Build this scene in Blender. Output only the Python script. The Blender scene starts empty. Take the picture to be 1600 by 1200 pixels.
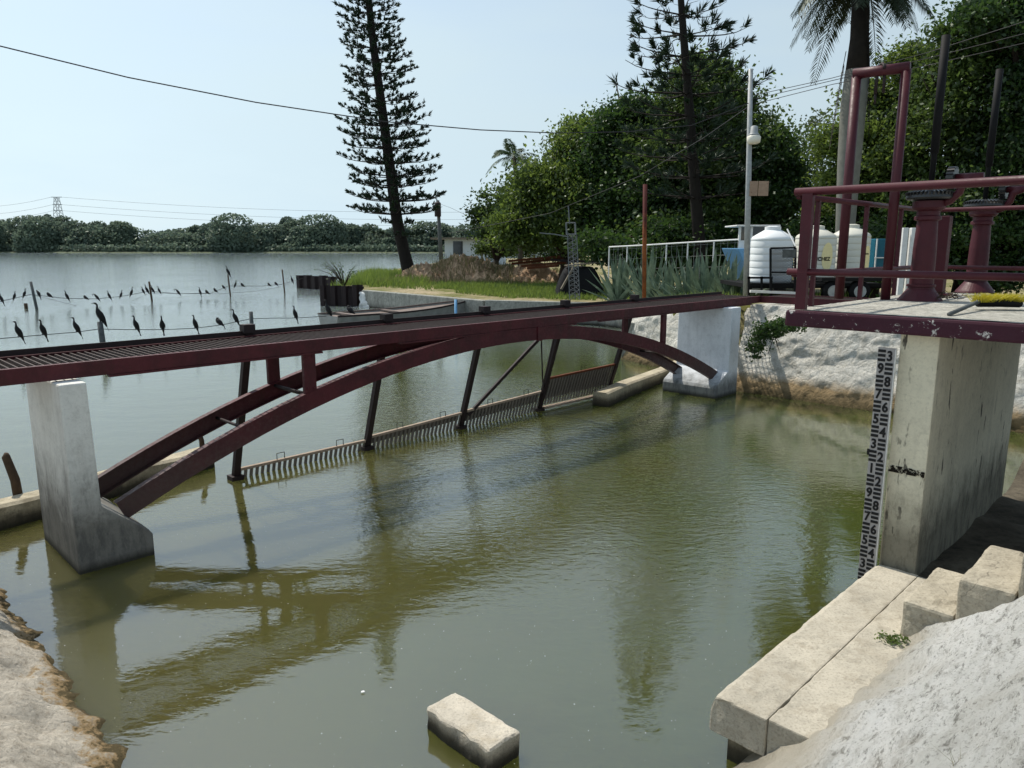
import bpy, math, random
import numpy as np
from mathutils import Vector, Matrix, noise, Quaternion
random.seed(7); rng = np.random.default_rng(7)
S = bpy.context.scene; COL = S.collection
R = math.radians; R2 = math.sqrt(0.5)
# ------------------------------------------------------------------ survey frame
H = 2.95; PITCH = R(10.5); F = 1155.0
cp, sp = math.cos(PITCH), math.sin(PITCH)
def ray(u, v):
    x = (u-800)/F; y = (600-v)/F
    return Vector((x, cp + y*sp, -sp + y*cp))
def G(u, v, z=0.0):               # point seen at u,v lying at height z
    d = ray(u, v); t = (z-H)/d.z; return Vector((d.x*t, d.y*t, z))
def A(u, v, Y):                   # point seen at u,v lying at distance Y
    d = ray(u, v); t = Y/d.y; return Vector((d.x*t, Y, H+d.z*t))
E = Vector((R2, R2, 0)); Fd = Vector((R2, -R2, 0)); N = Vector((-R2, R2, 0)); UP = Vector((0, 0, 1))
def AB(a, b, z=0.0): return Vector(((a+b)*R2, (a-b)*R2, z))      # pool axes: a along the bridge, b across it
P0 = Vector((-4.36, 6.2, 0))
def BR(s, off, z): return P0 + E*s + N*off + UP*z
def onbr(u, v, off=0.0):          # (s, z) on the vertical plane of the bridge
    d = ray(u, v); o = Vector((0, 0, H)); p = P0 + N*off
    t = (p-o).dot(N)/d.dot(N); q = o + d*t
    return (q-P0).dot(E), q.z

# ------------------------------------------------------------------ object helpers
def link(o, parent=None):
    COL.objects.link(o)
    if parent is not None: o.parent = parent
    return o
def tag(o, label=None, cat=None, group=None, kind=None):
    if label: o['label'] = label
    if cat: o['category'] = cat
    if group: o['group'] = group
    if kind: o['kind'] = kind
    return o
def empty(name, loc, label, cat, group=None):
    o = bpy.data.objects.new(name, None); o.location = loc; o.empty_display_size = .2
    link(o); return tag(o, label, cat, group)
class MB:
    def __init__(s): s.v = []; s.f = []
    def add(s, vs, fs):
        k = len(s.v); s.v += [Vector(p) for p in vs]; s.f += [tuple(i+k for i in f) for f in fs]; return s
    def box(s, c, sx, sy, sz, ax=None):
        ax = ax or (Vector((1,0,0)), Vector((0,1,0)), UP); c = Vector(c)
        vs = [c + ax[0]*(sx/2*i) + ax[1]*(sy/2*j) + ax[2]*(sz/2*k) for k in (-1,1) for j in (-1,1) for i in (-1,1)]
        return s.add(vs, [(0,2,3,1),(4,5,7,6),(0,1,5,4),(2,6,7,3),(0,4,6,2),(1,3,7,5)])
    def beam(s, p, q, w, h, up=UP):
        p, q = Vector(p), Vector(q); t = (q-p).normalized(); sd = t.cross(up)
        if sd.length < 1e-4: sd = t.cross(Vector((1,0,0)))
        sd.normalize(); u = sd.cross(t)
        return s.box((p+q)/2, (q-p).length, w, h, (t, sd, u))
    def tube(s, pts, r, n=8, cap=True, flat=1.0, ref=None):
        pts = [Vector(p) for p in pts]; m = len(pts)
        if not hasattr(r, '__len__'): r = [r]*m
        k = len(s.v); prev = None
        for i, p in enumerate(pts):
            t = (pts[min(i+1, m-1)] - pts[max(i-1, 0)]).normalized()
            if prev is None:
                a = ref or (Vector((0,0,1)) if abs(t.z) < .9 else Vector((1,0,0)))
                sd = t.cross(a).normalized()
            else:
                sd = (prev - t*prev.dot(t)).normalized()
            prev = sd; u = sd.cross(t)
            for j in range(n):
                an = 2*math.pi*j/n
                s.v.append(p + sd*(math.cos(an)*r[i]*flat) + u*(math.sin(an)*r[i]))
        for i in range(m-1):
            for j in range(n):
                a = k+i*n+j; b = k+i*n+(j+1)%n
                s.f.append((a, b, b+n, a+n))
        if cap:
            s.f.append(tuple(k+j for j in reversed(range(n)))); s.f.append(tuple(k+(m-1)*n+j for j in range(n)))
        return s
    def lathe(s, c, prof, n=24):
        c = Vector(c); k = len(s.v)
        for r, z in prof:
            for j in range(n):
                an = 2*math.pi*j/n; s.v.append(c + Vector((math.cos(an)*r, math.sin(an)*r, z)))
        for i in range(len(prof)-1):
            for j in range(n):
                a = k+i*n+j; b = k+i*n+(j+1)%n; s.f.append((a, b, b+n, a+n))
        s.f.append(tuple(k+j for j in reversed(range(n)))); s.f.append(tuple(k+(len(prof)-1)*n+j for j in range(n)))
        return s
    def prism(s, poly, ext):
        n = len(poly); poly = [Vector(p) for p in poly]; ext = Vector(ext)
        fs = [tuple(range(n)), tuple(reversed(range(n, 2*n)))]
        fs += [(i, i+n, (i+1)%n+n, (i+1)%n) for i in range(n)]
        return s.add(poly + [p+ext for p in poly], fs)
    def sweep(s, prof, path, side):           # prof: (side, height) closed outline; path in the plane perpendicular to side
        m = len(path); n = len(prof); k = len(s.v)
        for i, p in enumerate(path):
            t = (path[min(i+1, m-1)] - path[max(i-1, 0)]).normalized(); u = side.cross(t).normalized()
            if u.z < 0: u = -u
            for a, b in prof: s.v.append(p + side*a + u*b)
        for i in range(m-1):
            for j in range(n):
                a = k+i*n+j; b = k+i*n+(j+1)%n; s.f.append((a, b, b+n, a+n))
        s.f.append(tuple(k+j for j in reversed(range(n)))); s.f.append(tuple(k+(m-1)*n+j for j in range(n)))
        return s
    def build(s, name, mat, parent=None, smooth=False, bevel=0):
        me = bpy.data.meshes.new(name); off = parent.matrix_basis.translation if parent else Vector()
        if parent and parent.parent: off = off + parent.parent.matrix_basis.translation
        me.from_pydata([tuple(p-off) for p in s.v], [], s.f)
        import bmesh
        bm = bmesh.new(); bm.from_mesh(me); bmesh.ops.recalc_face_normals(bm, faces=bm.faces)
        if bevel: bmesh.ops.bevel(bm, geom=[e for e in bm.edges if e.calc_face_angle(0) > .6], offset=bevel, segments=2, affect='EDGES', profile=.6)
        bm.to_mesh(me); bm.free()
        if smooth: me.polygons.foreach_set('use_smooth', [True]*len(me.polygons))
        me.materials.append(mat)
        return link(bpy.data.objects.new(name, me), parent)
def rough(o, cuts, amp, freq=9, fine=.35):
    import bmesh
    bm = bmesh.new(); bm.from_mesh(o.data)
    L = max((e.calc_length() for e in bm.edges), default=1)
    for _ in range(cuts):
        es = [e for e in bm.edges if e.calc_length() > .05]
        if es: bmesh.ops.subdivide_edges(bm, edges=es, cuts=1, use_grid_fill=True)
        if len(bm.verts) > 40000: break
    bm.normal_update(); off = o.parent.location if o.parent else Vector()
    for v in bm.verts:
        p = (v.co+off)*freq; v.co += v.normal*(amp*(noise.fractal(p, .8, 2., 5)) - (amp*1.6 if noise.noise(p*.55+Vector((9, 3, 1))) > .42 else 0))
    bm.to_mesh(o.data); bm.free(); return o
def npmesh(name, V, Q, mat, parent=None, smooth=False):
    me = bpy.data.meshes.new(name); V = np.asarray(V, dtype=np.float32); Q = np.asarray(Q, dtype=np.int32)
    if parent is not None: V = V - np.array(parent.location, dtype=np.float32)
    k = Q.shape[1]
    me.vertices.add(len(V)); me.vertices.foreach_set('co', V.ravel())
    me.loops.add(Q.size); me.loops.foreach_set('vertex_index', Q.ravel())
    me.polygons.add(len(Q)); me.polygons.foreach_set('loop_start', np.arange(0, Q.size, k, dtype=np.int32))
    me.polygons.foreach_set('loop_total', np.full(len(Q), k, dtype=np.int32))
    if smooth: me.polygons.foreach_set('use_smooth', np.ones(len(Q), dtype=bool))
    me.update(calc_edges=True); me.validate(); me.materials.append(mat)
    return link(bpy.data.objects.new(name, me), parent)
def grid(name, xs, ys, fn, mat, parent=None, smooth=True, keep=None):
    V = []; nx, ny = len(xs), len(ys)
    for y in ys:
        for x in xs: V.append(fn(x, y))
    Q = [(j*nx+i, j*nx+i+1, (j+1)*nx+i+1, (j+1)*nx+i) for j in range(ny-1) for i in range(nx-1)
         if keep is None or keep(xs[i], ys[j])]
    return npmesh(name, V, Q, mat, parent, smooth)
def lin(a, b, n): return [a+(b-a)*i/(n-1) for i in range(n)]
def fr(p, o=5, h=.9): return noise.fractal(Vector(p), h, 2.0, o)
def ss(x, a, b):
    t = min(1, max(0, (x-a)/(b-a))); return t*t*(3-2*t)

# ------------------------------------------------------------------ materials
class NT:
    def __init__(s, name):
        m = bpy.data.materials.new(name); m.use_nodes = True; s.m = m; s.t = m.node_tree; s.t.nodes.clear()
        s.out = s.n('ShaderNodeOutputMaterial'); s.pos = s.n('ShaderNodeNewGeometry').outputs['Position']
    def n(s, ty, **k):
        d = s.t.nodes.new(ty)
        for a, b in k.items(): setattr(d, a, b)
        return d
    def l(s, a, b): s.t.links.new(a, b)
    def setin(s, node, key, val):
        i = node.inputs[key]
        if hasattr(val, 'is_linked') or isinstance(val, bpy.types.NodeSocket): s.l(val, i)
        else: i.default_value = val
    def map(s, scale=(1,1,1), rot=(0,0,0), src=None):
        d = s.n('ShaderNodeMapping'); d.inputs['Scale'].default_value = scale; d.inputs['Rotation'].default_value = rot
        s.l(src or s.pos, d.inputs['Vector']); return d.outputs[0]
    def noise(s, scale, detail=6, rough=.6, vec=None, dist=0):
        d = s.n('ShaderNodeTexNoise'); s.l(vec or s.pos, d.inputs['Vector'])
        d.inputs['Scale'].default_value = scale; d.inputs['Detail'].default_value = detail
        d.inputs['Roughness'].default_value = rough; d.inputs['Distortion'].default_value = dist
        return d.outputs['Fac']
    def vor(s, scale, vec=None, feat='DISTANCE_TO_EDGE'):
        d = s.n('ShaderNodeTexVoronoi', feature=feat); s.l(vec or s.pos, d.inputs['Vector']); d.inputs['Scale'].default_value = scale
        return d.outputs['Distance']
    def rng(s, v, a, b, c=0., d=1.):
        m = s.n('ShaderNodeMapRange'); s.l(v, m.inputs[0])
        for i, x in enumerate((a, b, c, d)): m.inputs[i+1].default_value = x
        return m.outputs[0]
    def mth(s, op, a, b=0.):
        m = s.n('ShaderNodeMath', operation=op); s.setin(m, 0, a); s.setin(m, 1, b); return m.outputs[0]
    def mix(s, f, a, b, mode='MIX'):
        m = s.n('ShaderNodeMixRGB', blend_type=mode); s.setin(m, 0, f)
        for i, c in ((1, a), (2, b)):
            if isinstance(c, tuple) and len(c) == 3: c = c+(1,)
            s.setin(m, i, c)
        return m.outputs[0]
    def z(s):
        d = s.n('ShaderNodeSeparateXYZ'); s.l(s.pos, d.inputs[0]); return d.outputs[2]
    def bump(s, h, strength=.5, dist=.02, nrm=None):
        b = s.n('ShaderNodeBump'); b.inputs['Strength'].default_value = strength; b.inputs['Distance'].default_value = dist
        s.l(h, b.inputs['Height'])
        if nrm: s.l(nrm, b.inputs['Normal'])
        return b.outputs[0]
    def pbr(s, col, rough=.8, nrm=None, metal=0., ior=1.45, spec=.3):
        p = s.n('ShaderNodeBsdfPrincipled')
        if isinstance(col, tuple): col = col+(1,) if len(col) == 3 else col
        s.setin(p, 'Base Color', col); s.setin(p, 'Roughness', rough); s.setin(p, 'Metallic', metal)
        p.inputs['IOR'].default_value = ior; p.inputs['Specular IOR Level'].default_value = spec
        if nrm: s.l(nrm, p.inputs['Normal'])
        s.l(p.outputs[0], s.out.inputs[0]); return p
def rgb(r, g, b):
    f = lambda c: ((c/255+.055)/1.055)**2.4 if c > 10 else c/255/12.92
    return (f(r), f(g), f(b))

def mat_concrete(name, base, dark, wet_z=None, wet_w=.25, fine=40, streak=0., spots=0., rough=.9, bmp=.4, wetcol=None, mot=1., crack=.6):
    t = NT(name)
    n1 = t.noise(1.7, 8, .65); n2 = t.noise(fine, 4, .7); n3 = t.noise(7, 8, .7)
    c = t.mix(t.rng(n1, .42, .60, 0, mot), base, tuple(x*.78 for x in base))
    c = t.mix(t.rng(n3, .50, .66, 0, .6*mot), c, dark)
    c = t.mix(t.rng(n2, .50, .68, 0, .6*mot), c, tuple(x*.38 for x in base))
    c = t.mix(t.rng(t.noise(fine*2.2, 3, .7), .36, .30, 0, .5), c, tuple(min(1, x*1.3) for x in base))
    wv = t.n('ShaderNodeTexNoise'); t.l(t.pos, wv.inputs['Vector']); wv.inputs['Scale'].default_value = 4; wv.inputs['Detail'].default_value = 5
    w2_ = t.n('ShaderNodeVectorMath', operation='SCALE'); t.l(wv.outputs['Color'], w2_.inputs[0]); w2_.inputs['Scale'].default_value = .35
    w3_ = t.n('ShaderNodeVectorMath', operation='ADD'); t.l(t.pos, w3_.inputs[0]); t.l(w2_.outputs[0], w3_.inputs[1])
    ck = t.mth('MULTIPLY', t.rng(t.vor(.8, w3_.outputs[0]), 0, .005, crack, 0), t.rng(n1, .5, .56))
    c = t.mix(ck, c, tuple(x*.2 for x in base))
    c = t.mix(t.rng(t.noise(3.1, 9, .78), .54, .64, 0, .5*mot), c, tuple(x*.5 for x in base))
    if streak:
        sn = t.noise(9, 4, .6, t.map((1, 1, .07)))
        c = t.mix(t.mth('MULTIPLY', t.rng(sn, .5, .72), streak), c, dark)
    if spots:
        sn = t.noise(16, 3, .55, t.map((1, 1, .28))); g = t.rng(t.noise(2.2, 3), .42, .6)
        c = t.mix(t.mth('MULTIPLY', t.mth('MULTIPLY', t.rng(sn, .61, .65), g), spots), c, (.03, .028, .025))
    if wet_z is not None:
        w = t.mth('ADD', t.z(), t.mth('MULTIPLY', t.mth('SUBTRACT', t.noise(3.5, 8, .7), .5), wet_w*3))
        c = t.mix(t.rng(w, wet_z-wet_w, wet_z+wet_w, .80, 0), c, wetcol or tuple(x*.28 for x in base))
        dn = t.mth('MULTIPLY', t.rng(t.noise(8, 9, .8, t.map((1, 1, .35))), .46, .60), t.rng(w, wet_z-wet_w, wet_z+wet_w*1.6, .75, 0))
        c = t.mix(dn, c, tuple(x*.12 for x in base))
        c = t.mix(t.rng(t.z(), .02, .10, .85, 0), c, (.018, .017, .01))
    h = t.mth('ADD', t.mth('MULTIPLY', n2, .35), n3)
    t.pbr(c, rough, t.bump(h, bmp, .02)); return t.m
def mat_rubble(name, white, grime, zstain=None, sc=1.0):
    t = NT(name); w = t.noise(2.1*sc, 6, .7)
    wv = t.n('ShaderNodeVectorMath', operation='ADD'); t.l(t.pos, wv.inputs[0])
    nn = t.n('ShaderNodeTexNoise'); t.l(t.pos, nn.inputs['Vector']); nn.inputs['Scale'].default_value = 3.*sc
    vm = t.n('ShaderNodeVectorMath', operation='SCALE'); t.l(nn.outputs['Color'], vm.inputs[0]); vm.inputs['Scale'].default_value = .35/sc
    t.l(vm.outputs[0], wv.inputs[1])
    ed = t.vor(3.2*sc, wv.outputs[0]); n2 = t.noise(22*sc, 8, .75); n3 = t.noise(6*sc, 8, .72)
    c = t.mix(t.rng(w, .35, .68), white, tuple(x*.72 for x in white))
    c = t.mix(t.rng(n3, .46, .66, 0, .75), c, grime)
    c = t.mix(t.rng(n2, .5, .72, 0, .7), c, tuple(x*.45 for x in grime))
    c = t.mix(t.rng(ed, 0, .04, .16, 0), c, tuple(x*.5 for x in grime))
    if zstain is not None:
        zz = t.mth('ADD', t.z(), t.mth('MULTIPLY', t.mth('SUBTRACT', n3, .5), .35))
        c = t.mix(t.rng(zz, zstain*.55, zstain, .9, 0), c, rgb(150, 125, 85))
        c = t.mix(t.rng(zz, .02, zstain*.5, .9, 0), c, rgb(70, 62, 38))
    h = t.mth('ADD', t.mth('MULTIPLY', t.rng(ed, 0, .12), .22), t.mth('ADD', n3, t.mth('ADD', t.mth('MULTIPLY', n2, .9), t.mth('MULTIPLY', t.noise(60*sc, 5, .8), .35))))
    t.pbr(c, .92, t.bump(h, 1., .05/sc)); return t.m
def mat_paint(name, col, rust=.25, rough=.45, rustcol=rgb(95, 50, 35), metal=0., chips=None):
    t = NT(name); n = t.noise(5, 8, .7); n2 = t.noise(28, 6, .7)
    c = t.mix(t.rng(n, .35, .7), col, tuple(x*.72 for x in col))
    c = t.mix(t.rng(n2, .56, .72, 0, rust), c, rustcol)
    if chips: c = t.mix(t.rng(t.noise(9, 8, .78), .585, .61), c, chips)
    t.pbr(c, t.rng(n2, .3, .7, rough, min(1, rough+.25)), t.bump(n2, .25, .006), metal, spec=.35); return t.m
def mat_plain(name, col, rough=.6, vary=.25, sc=12, spec=.3, bump=0.1):
    t = NT(name); n = t.noise(sc, 5, .6)
    t.pbr(t.mix(t.rng(n, .3, .7), col, tuple(x*(1-vary) for x in col)), rough, t.bump(n, bump, .01), spec=spec); return t.m
def mat_leaf(name, dark, light, sc=.5, trans=.35):
    t = NT(name); ri = t.n('ShaderNodeNewGeometry').outputs['Random Per Island']
    n = t.noise(sc, 4, .6); f = t.mth('ADD', t.rng(n, .35, .65, 0, .65), t.mth('MULTIPLY', ri, .4))
    c = t.mix(f, dark, light)
    d = t.n('ShaderNodeBsdfDiffuse'); t.l(c, d.inputs[0]); d.inputs[1].default_value = .8
    tr = t.n('ShaderNodeBsdfTranslucent'); t.l(t.mix(.5, c, tuple(min(1, x*1.5) for x in light)), tr.inputs[0])
    g = t.n('ShaderNodeBsdfGlossy'); g.inputs['Roughness'].default_value = .45; g.inputs[0].default_value = (.5, .55, .5, 1)
    m1 = t.n('ShaderNodeMixShader'); m1.inputs[0].default_value = trans; t.l(d.outputs[0], m1.inputs[1]); t.l(tr.outputs[0], m1.inputs[2])
    m2 = t.n('ShaderNodeMixShader'); m2.inputs[0].default_value = .05; t.l(m1.outputs[0], m2.inputs[1]); t.l(g.outputs[0], m2.inputs[2])
    t.l(m2.outputs[0], t.out.inputs[0]); return t.m

M = {}
M['maroon'] = mat_paint('maroon_paint', (.046, .007, .011), .35, .42, rgb(75, 45, 40))
M['maroon2'] = mat_paint('maroon_paint_platform', (.062, .008, .014), .12, .38, rgb(60, 30, 30))
M['maroon_edge'] = mat_paint('maroon_slab_paint', (.046, .009, .020), .2, .6, rgb(80, 70, 70), chips=(.5, .48, .45))
t = NT('maroon_bridge_paint'); n = t.noise(3, 8, .7); n2 = t.noise(24, 7, .75); st = t.noise(7, 5, .6, t.map((1, 1, .15)))
c = t.mix(t.rng(n, .4, .62), (.076, .011, .016), (.045, .008, .011)); c = t.mix(t.rng(n2, .54, .66, 0, .55), c, rgb(74, 50, 44))
c = t.mix(t.rng(st, .55, .66, 0, .5), c, rgb(58, 34, 28)); zz = t.mth('ADD', t.z(), t.mth('MULTIPLY', t.mth('SUBTRACT', n2, .5), 1.2))
c = t.mix(t.rng(zz, .55, 1.15, .75, 0), c, rgb(74, 62, 58)); t.pbr(c, t.rng(n2, .35, .65, .42, .8), t.bump(n2, .4, .008), spec=.35); M['maroon'] = t.m
M['darksteel'] = mat_paint('dark_steel', (.022, .013, .013), .5, .55, rgb(50, 32, 26))
M['rust'] = mat_paint('rust', rgb(98, 56, 36), .9, .9, rgb(48, 26, 20))
M['rustbar'] = mat_paint('rust_rim', rgb(158, 142, 126), .6, .9, rgb(98, 66, 48))
M['bar'] = mat_paint('grey_bar', rgb(118, 112, 104), .6, .8, rgb(58, 46, 38))
M['grate'] = mat_paint('grate_steel', rgb(78, 66, 62), .5, .6, rgb(60, 35, 30))
M['pier'] = mat_concrete('pier_concrete', rgb(214, 214, 208), rgb(120, 116, 108), .72, .30, streak=.25, bmp=.2, mot=.35, crack=0., wetcol=rgb(66, 61, 52))
M['pier2'] = mat_concrete('pier_concrete_blue', rgb(212, 216, 220), rgb(140, 145, 150), .34, .15, streak=.2, bmp=.2, mot=.4, crack=0., wetcol=rgb(82, 82, 74))
M['gatepier'] = mat_concrete('gate_pier_concrete', rgb(212, 206, 184), rgb(165, 160, 145), .88, .20, streak=.25, spots=.9, bmp=.25, mot=.45, crack=.2, wetcol=rgb(98, 94, 82))
M['ledge'] = mat_concrete('ledge_concrete', rgb(180, 173, 157), rgb(138, 129, 112), None, fine=60, bmp=.6)
M['step'] = mat_concrete('step_concrete', rgb(176, 168, 150), rgb(124, 116, 100), None, fine=45, bmp=.8)
M['block'] = mat_concrete('block_concrete', rgb(200, 192, 176), rgb(150, 138, 116), .09, .04, fine=70, bmp=.7, wetcol=rgb(45, 40, 28))
M['lowwall'] = mat_concrete('low_wall_concrete', rgb(178, 168, 145), rgb(120, 110, 90), .14, .05, bmp=.5, wetcol=rgb(40, 35, 24))
M['basin'] = mat_concrete('basin_concrete', rgb(150, 150, 142), rgb(95, 94, 88), .15, .1, streak=.5, fine=12, bmp=.5)
M['slabtop'] = mat_rubble('platform_top', rgb(205, 202, 190), rgb(125, 122, 112), None, 2.2)
M['white_rubble'] = mat_rubble('whitewashed_rubble', rgb(225, 222, 212), rgb(168, 164, 150), .45, 1.0)
t = NT('whitewashed_slope'); al = t.map((1, .30, 1), src=t.map((1, 1, 1), (0, 0, R(45))))
n1 = t.noise(2.2, 9, .72, al); n2 = t.noise(11, 9, .78, al); n3 = t.noise(48, 6, .8); n4 = t.noise(1.3, 5, .6)
c = t.mix(t.rng(n1, .42, .60), rgb(226, 226, 222), rgb(206, 206, 200)); c = t.mix(t.rng(n2, .52, .62, 0, .5), c, rgb(150, 147, 138))
c = t.mix(t.rng(t.noise(26, 6, .8, al), .55, .61, 0, .65), c, rgb(92, 90, 82)); c = t.mix(t.rng(n3, .55, .62, 0, .6), c, rgb(110, 106, 96)); c = t.mix(t.rng(n4, .56, .66, 0, .3), c, rgb(165, 156, 140))
zz = t.mth('ADD', t.z(), t.mth('MULTIPLY', t.mth('SUBTRACT', n1, .5), .5))
c = t.mix(t.rng(zz, .44, .66, .9, 0), c, rgb(188, 180, 162)); c = t.mix(t.rng(t.z(), .1, .36, .6, 0), c, rgb(84, 76, 58))
n5 = t.noise(30, 8, .8, al)
t.pbr(c, .93, t.bump(t.mth('ADD', t.mth('ADD', t.mth('MULTIPLY', n1, 1.5), n2), t.mth('MULTIPLY', n5, .7)), 1., .06)); M['slope'] = t.m
M['slopel'] = mat_rubble('old_slope', rgb(205, 197, 182), rgb(150, 140, 124), .10, 2.0)
M['bird'] = mat_plain('black_plumage', (.012, .012, .013), .6)
M['mast'] = mat_plain('mast_metal', rgb(112, 116, 118), .7, .3)
M['post'] = mat_plain('weathered_post', rgb(96, 100, 100), .85, .5)
M['wood'] = mat_plain('old_wood', rgb(80, 66, 52), .9, .5)
M['wire'] = mat_plain('wire', (.03, .03, .032), .6)
M['bark'] = mat_plain('bark', rgb(62, 52, 44), .95, .5, 6, bump=.6)
M['barkdk'] = mat_plain('dark_bark', (.022, .018, .015), .95, .4, 6, bump=.6)
M['barklt'] = mat_plain('pale_bark', rgb(120, 112, 100), .95, .4, 6, bump=.5)
M['palmtrunk'] = mat_plain('palm_trunk', rgb(118, 118, 110), .9, .3, 5, bump=.4)
M['needle'] = mat_leaf('pine_needle', (.010, .020, .013), (.028, .05, .024), .6, .12)
M['leaf_a'] = mat_leaf('leaf_light', (.024, .046, .011), (.15, .21, .04), .45, .42)
M['leaf_b'] = mat_leaf('leaf_mid', (.014, .030, .009), (.10, .155, .034), .5, .38)
M['leaf_c'] = mat_leaf('leaf_dark', (.009, .024, .009), (.055, .105, .022), .5, .35)
M['leaf_d'] = mat_leaf('leaf_grey', (.04, .055, .035), (.12, .15, .08), .5, .35)
M['farleaf'] = mat_leaf('far_leaf', (.062, .095, .080), (.15, .195, .135), .05, .35)  # distance haze put into the leaf colours, paler and bluer than near foliage
M['palmleaf'] = mat_leaf('palm_leaf', (.010, .016, .010), (.03, .045, .02), .6, .15)
M['cocoleaf'] = mat_leaf('coconut_leaf', (.02, .045, .02), (.07, .11, .04), .6, .3)
M['agave'] = mat_leaf('agave_leaf', (.028, .062, .042), (.25, .32, .22), 3.5, .05)
M['grassy'] = mat_leaf('grass_blade', (.045, .085, .016), (.19, .26, .05), .6, .4)
M['drygrass'] = mat_leaf('dry_grass', (.12, .12, .05), (.25, .22, .10), .8, .4)
M['black'] = mat_plain('black_steel', (.010, .010, .011), .7, spec=.15)
M['gear'] = mat_plain('black_gear', (.018, .018, .018), .38, spec=.6)
M['whitepaint'] = mat_plain('white_paint', (.72, .72, .70), .6, .15)
M['tank'] = mat_plain('white_plastic', (.74, .76, .76), .35, .06, 3, .5)
M['tank2'] = mat_plain('beige_plastic', rgb(205, 203, 190), .4, .08, 3, .5)
M['teal'] = mat_plain('teal_paint', rgb(30, 95, 115), .5, .2)
M['blue'] = mat_plain('light_blue_hull', rgb(115, 165, 205), .45, .15)
M['glass'] = mat_plain('dark_glass', (.02, .025, .03), .1, spec=.8, bump=0)
M['staff'] = mat_plain('staff_plate', rgb(168, 164, 162), .6, .25, 25)
M['ink'] = mat_plain('black_ink', (.012, .012, .013), .6)
M['cream'] = mat_plain('cream_sticker', rgb(240, 225, 170), .6, .1)
M['lampgrey'] = mat_plain('lamp_metal', rgb(165, 168, 168), .5, .3)
M['diffuser'] = mat_plain('lamp_glass', rgb(225, 220, 205), .35, .1)
M['rustsign'] = mat_paint('rusty_sign', rgb(165, 140, 120), .9, .8, rgb(100, 50, 35))
M['yellow'] = mat_leaf('yellow_bristle', (.38, .32, .02), (.62, .55, .05), 5, .2)
M['boatin'] = mat_plain('boat_inside', rgb(125, 112, 105), .8, .4, 4)
M['boathull'] = mat_plain('boat_hull', rgb(150, 150, 146), .8, .3, 3)
M['dirt'] = None
t = NT('red_dirt'); n1 = t.noise(1.2, 10, .75); n2 = t.noise(5, 8, .75)
c = t.mix(t.rng(n1, .4, .62), rgb(214, 182, 150), rgb(150, 120, 94)); c = t.mix(t.rng(n2, .48, .66, 0, .7), c, rgb(96, 78, 58))
c = t.mix(t.rng(t.noise(.5, 6), .52, .62, 0, .5), c, rgb(85, 88, 48))
t.pbr(c, .95, t.bump(n2, 1., .15)); M['dirt'] = t.m
t = NT('bank_ground'); n1 = t.noise(.35, 8, .7); n2 = t.noise(6, 8, .7)
c = t.mix(t.rng(n1, .42, .6), rgb(98, 100, 48), rgb(160, 145, 118)); c = t.mix(t.rng(n2, .45, .7, 0, .6), c, rgb(80, 72, 50))
t.pbr(c, .95, t.bump(n2, .8, .08)); M['ground'] = t.m
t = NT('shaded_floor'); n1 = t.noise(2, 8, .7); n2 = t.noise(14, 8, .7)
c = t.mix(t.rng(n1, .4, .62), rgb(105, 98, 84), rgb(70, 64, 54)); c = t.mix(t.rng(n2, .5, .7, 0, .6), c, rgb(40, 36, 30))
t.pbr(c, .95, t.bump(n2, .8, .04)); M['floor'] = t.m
# water: turbid olive body under a rippled mirror surface
t = NT('pond_water')
big = t.noise(.22, 3, .5); calm = t.rng(t.noise(.17, 2, .5, t.map((1, .7, 1))), .40, .62)
sep = t.n('ShaderNodeSeparateXYZ'); t.l(t.pos, sep.inputs[0])
rot = t.map((1, 1, 1), (0, 0, R(45)))        # across-bridge direction
w1 = t.noise(6.5, 3, .55, t.map((1., 2.0, 1), (0, 0, R(-12))), .3)
w2 = t.noise(17, 3, .5, t.map((1., 1.9, 1), (0, 0, R(8))))
w3 = t.noise(1.1, 3, .5, t.map((1., 1.6, 1), (0, 0, R(-20))))
# ripple patch past the screens, calm foreground and left pool
dx = t.mth('SUBTRACT', sep.outputs[0], .6); dy = t.mth('SUBTRACT', sep.outputs[1], 12.0)
rr = t.mth('SQRT', t.mth('ADD', t.mth('MULTIPLY', dx, dx), t.mth('MULTIPLY', t.mth('MULTIPLY', dy, dy), .35)))
patch = t.rng(rr, .6, 4.2, 1., 0.)
lake = t.rng(sep.outputs[1], 11, 24, 0, .15)
amp = t.mth('ADD', t.mth('MULTIPLY', patch, .46), t.mth('ADD', t.mth('MULTIPLY', calm, .06), lake))
amp = t.mth('ADD', amp, .02)
hh = t.mth('ADD', t.mth('MULTIPLY', w1, .030), t.mth('MULTIPLY', w2, .010))
hh = t.mth('MULTIPLY', hh, amp); hh = t.mth('ADD', hh, t.mth('MULTIPLY', w3, .006))
specks = t.rng(t.noise(48, 1, .5), .775, .79)
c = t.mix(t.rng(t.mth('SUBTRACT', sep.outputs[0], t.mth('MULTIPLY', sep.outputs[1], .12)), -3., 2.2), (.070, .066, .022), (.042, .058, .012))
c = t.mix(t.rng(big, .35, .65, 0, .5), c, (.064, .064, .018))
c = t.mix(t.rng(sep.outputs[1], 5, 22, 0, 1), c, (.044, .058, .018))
c = t.mix(t.rng(sep.outputs[1], 18, 40, 0, 1), c, (.16, .20, .205))  # sky glare on the lake painted into the body colour, paler with distance
c = t.mix(t.rng(sep.outputs[1], 40, 170, 0, 1), c, (.33, .41, .43))  # stronger painted glare towards the far shore
c = t.mix(t.rng(t.noise(.9, 7, .7), .4, .7, 0, .35), c, (.065, .058, .018))
c = t.mix(specks, c, (.5, .5, .45))
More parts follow.
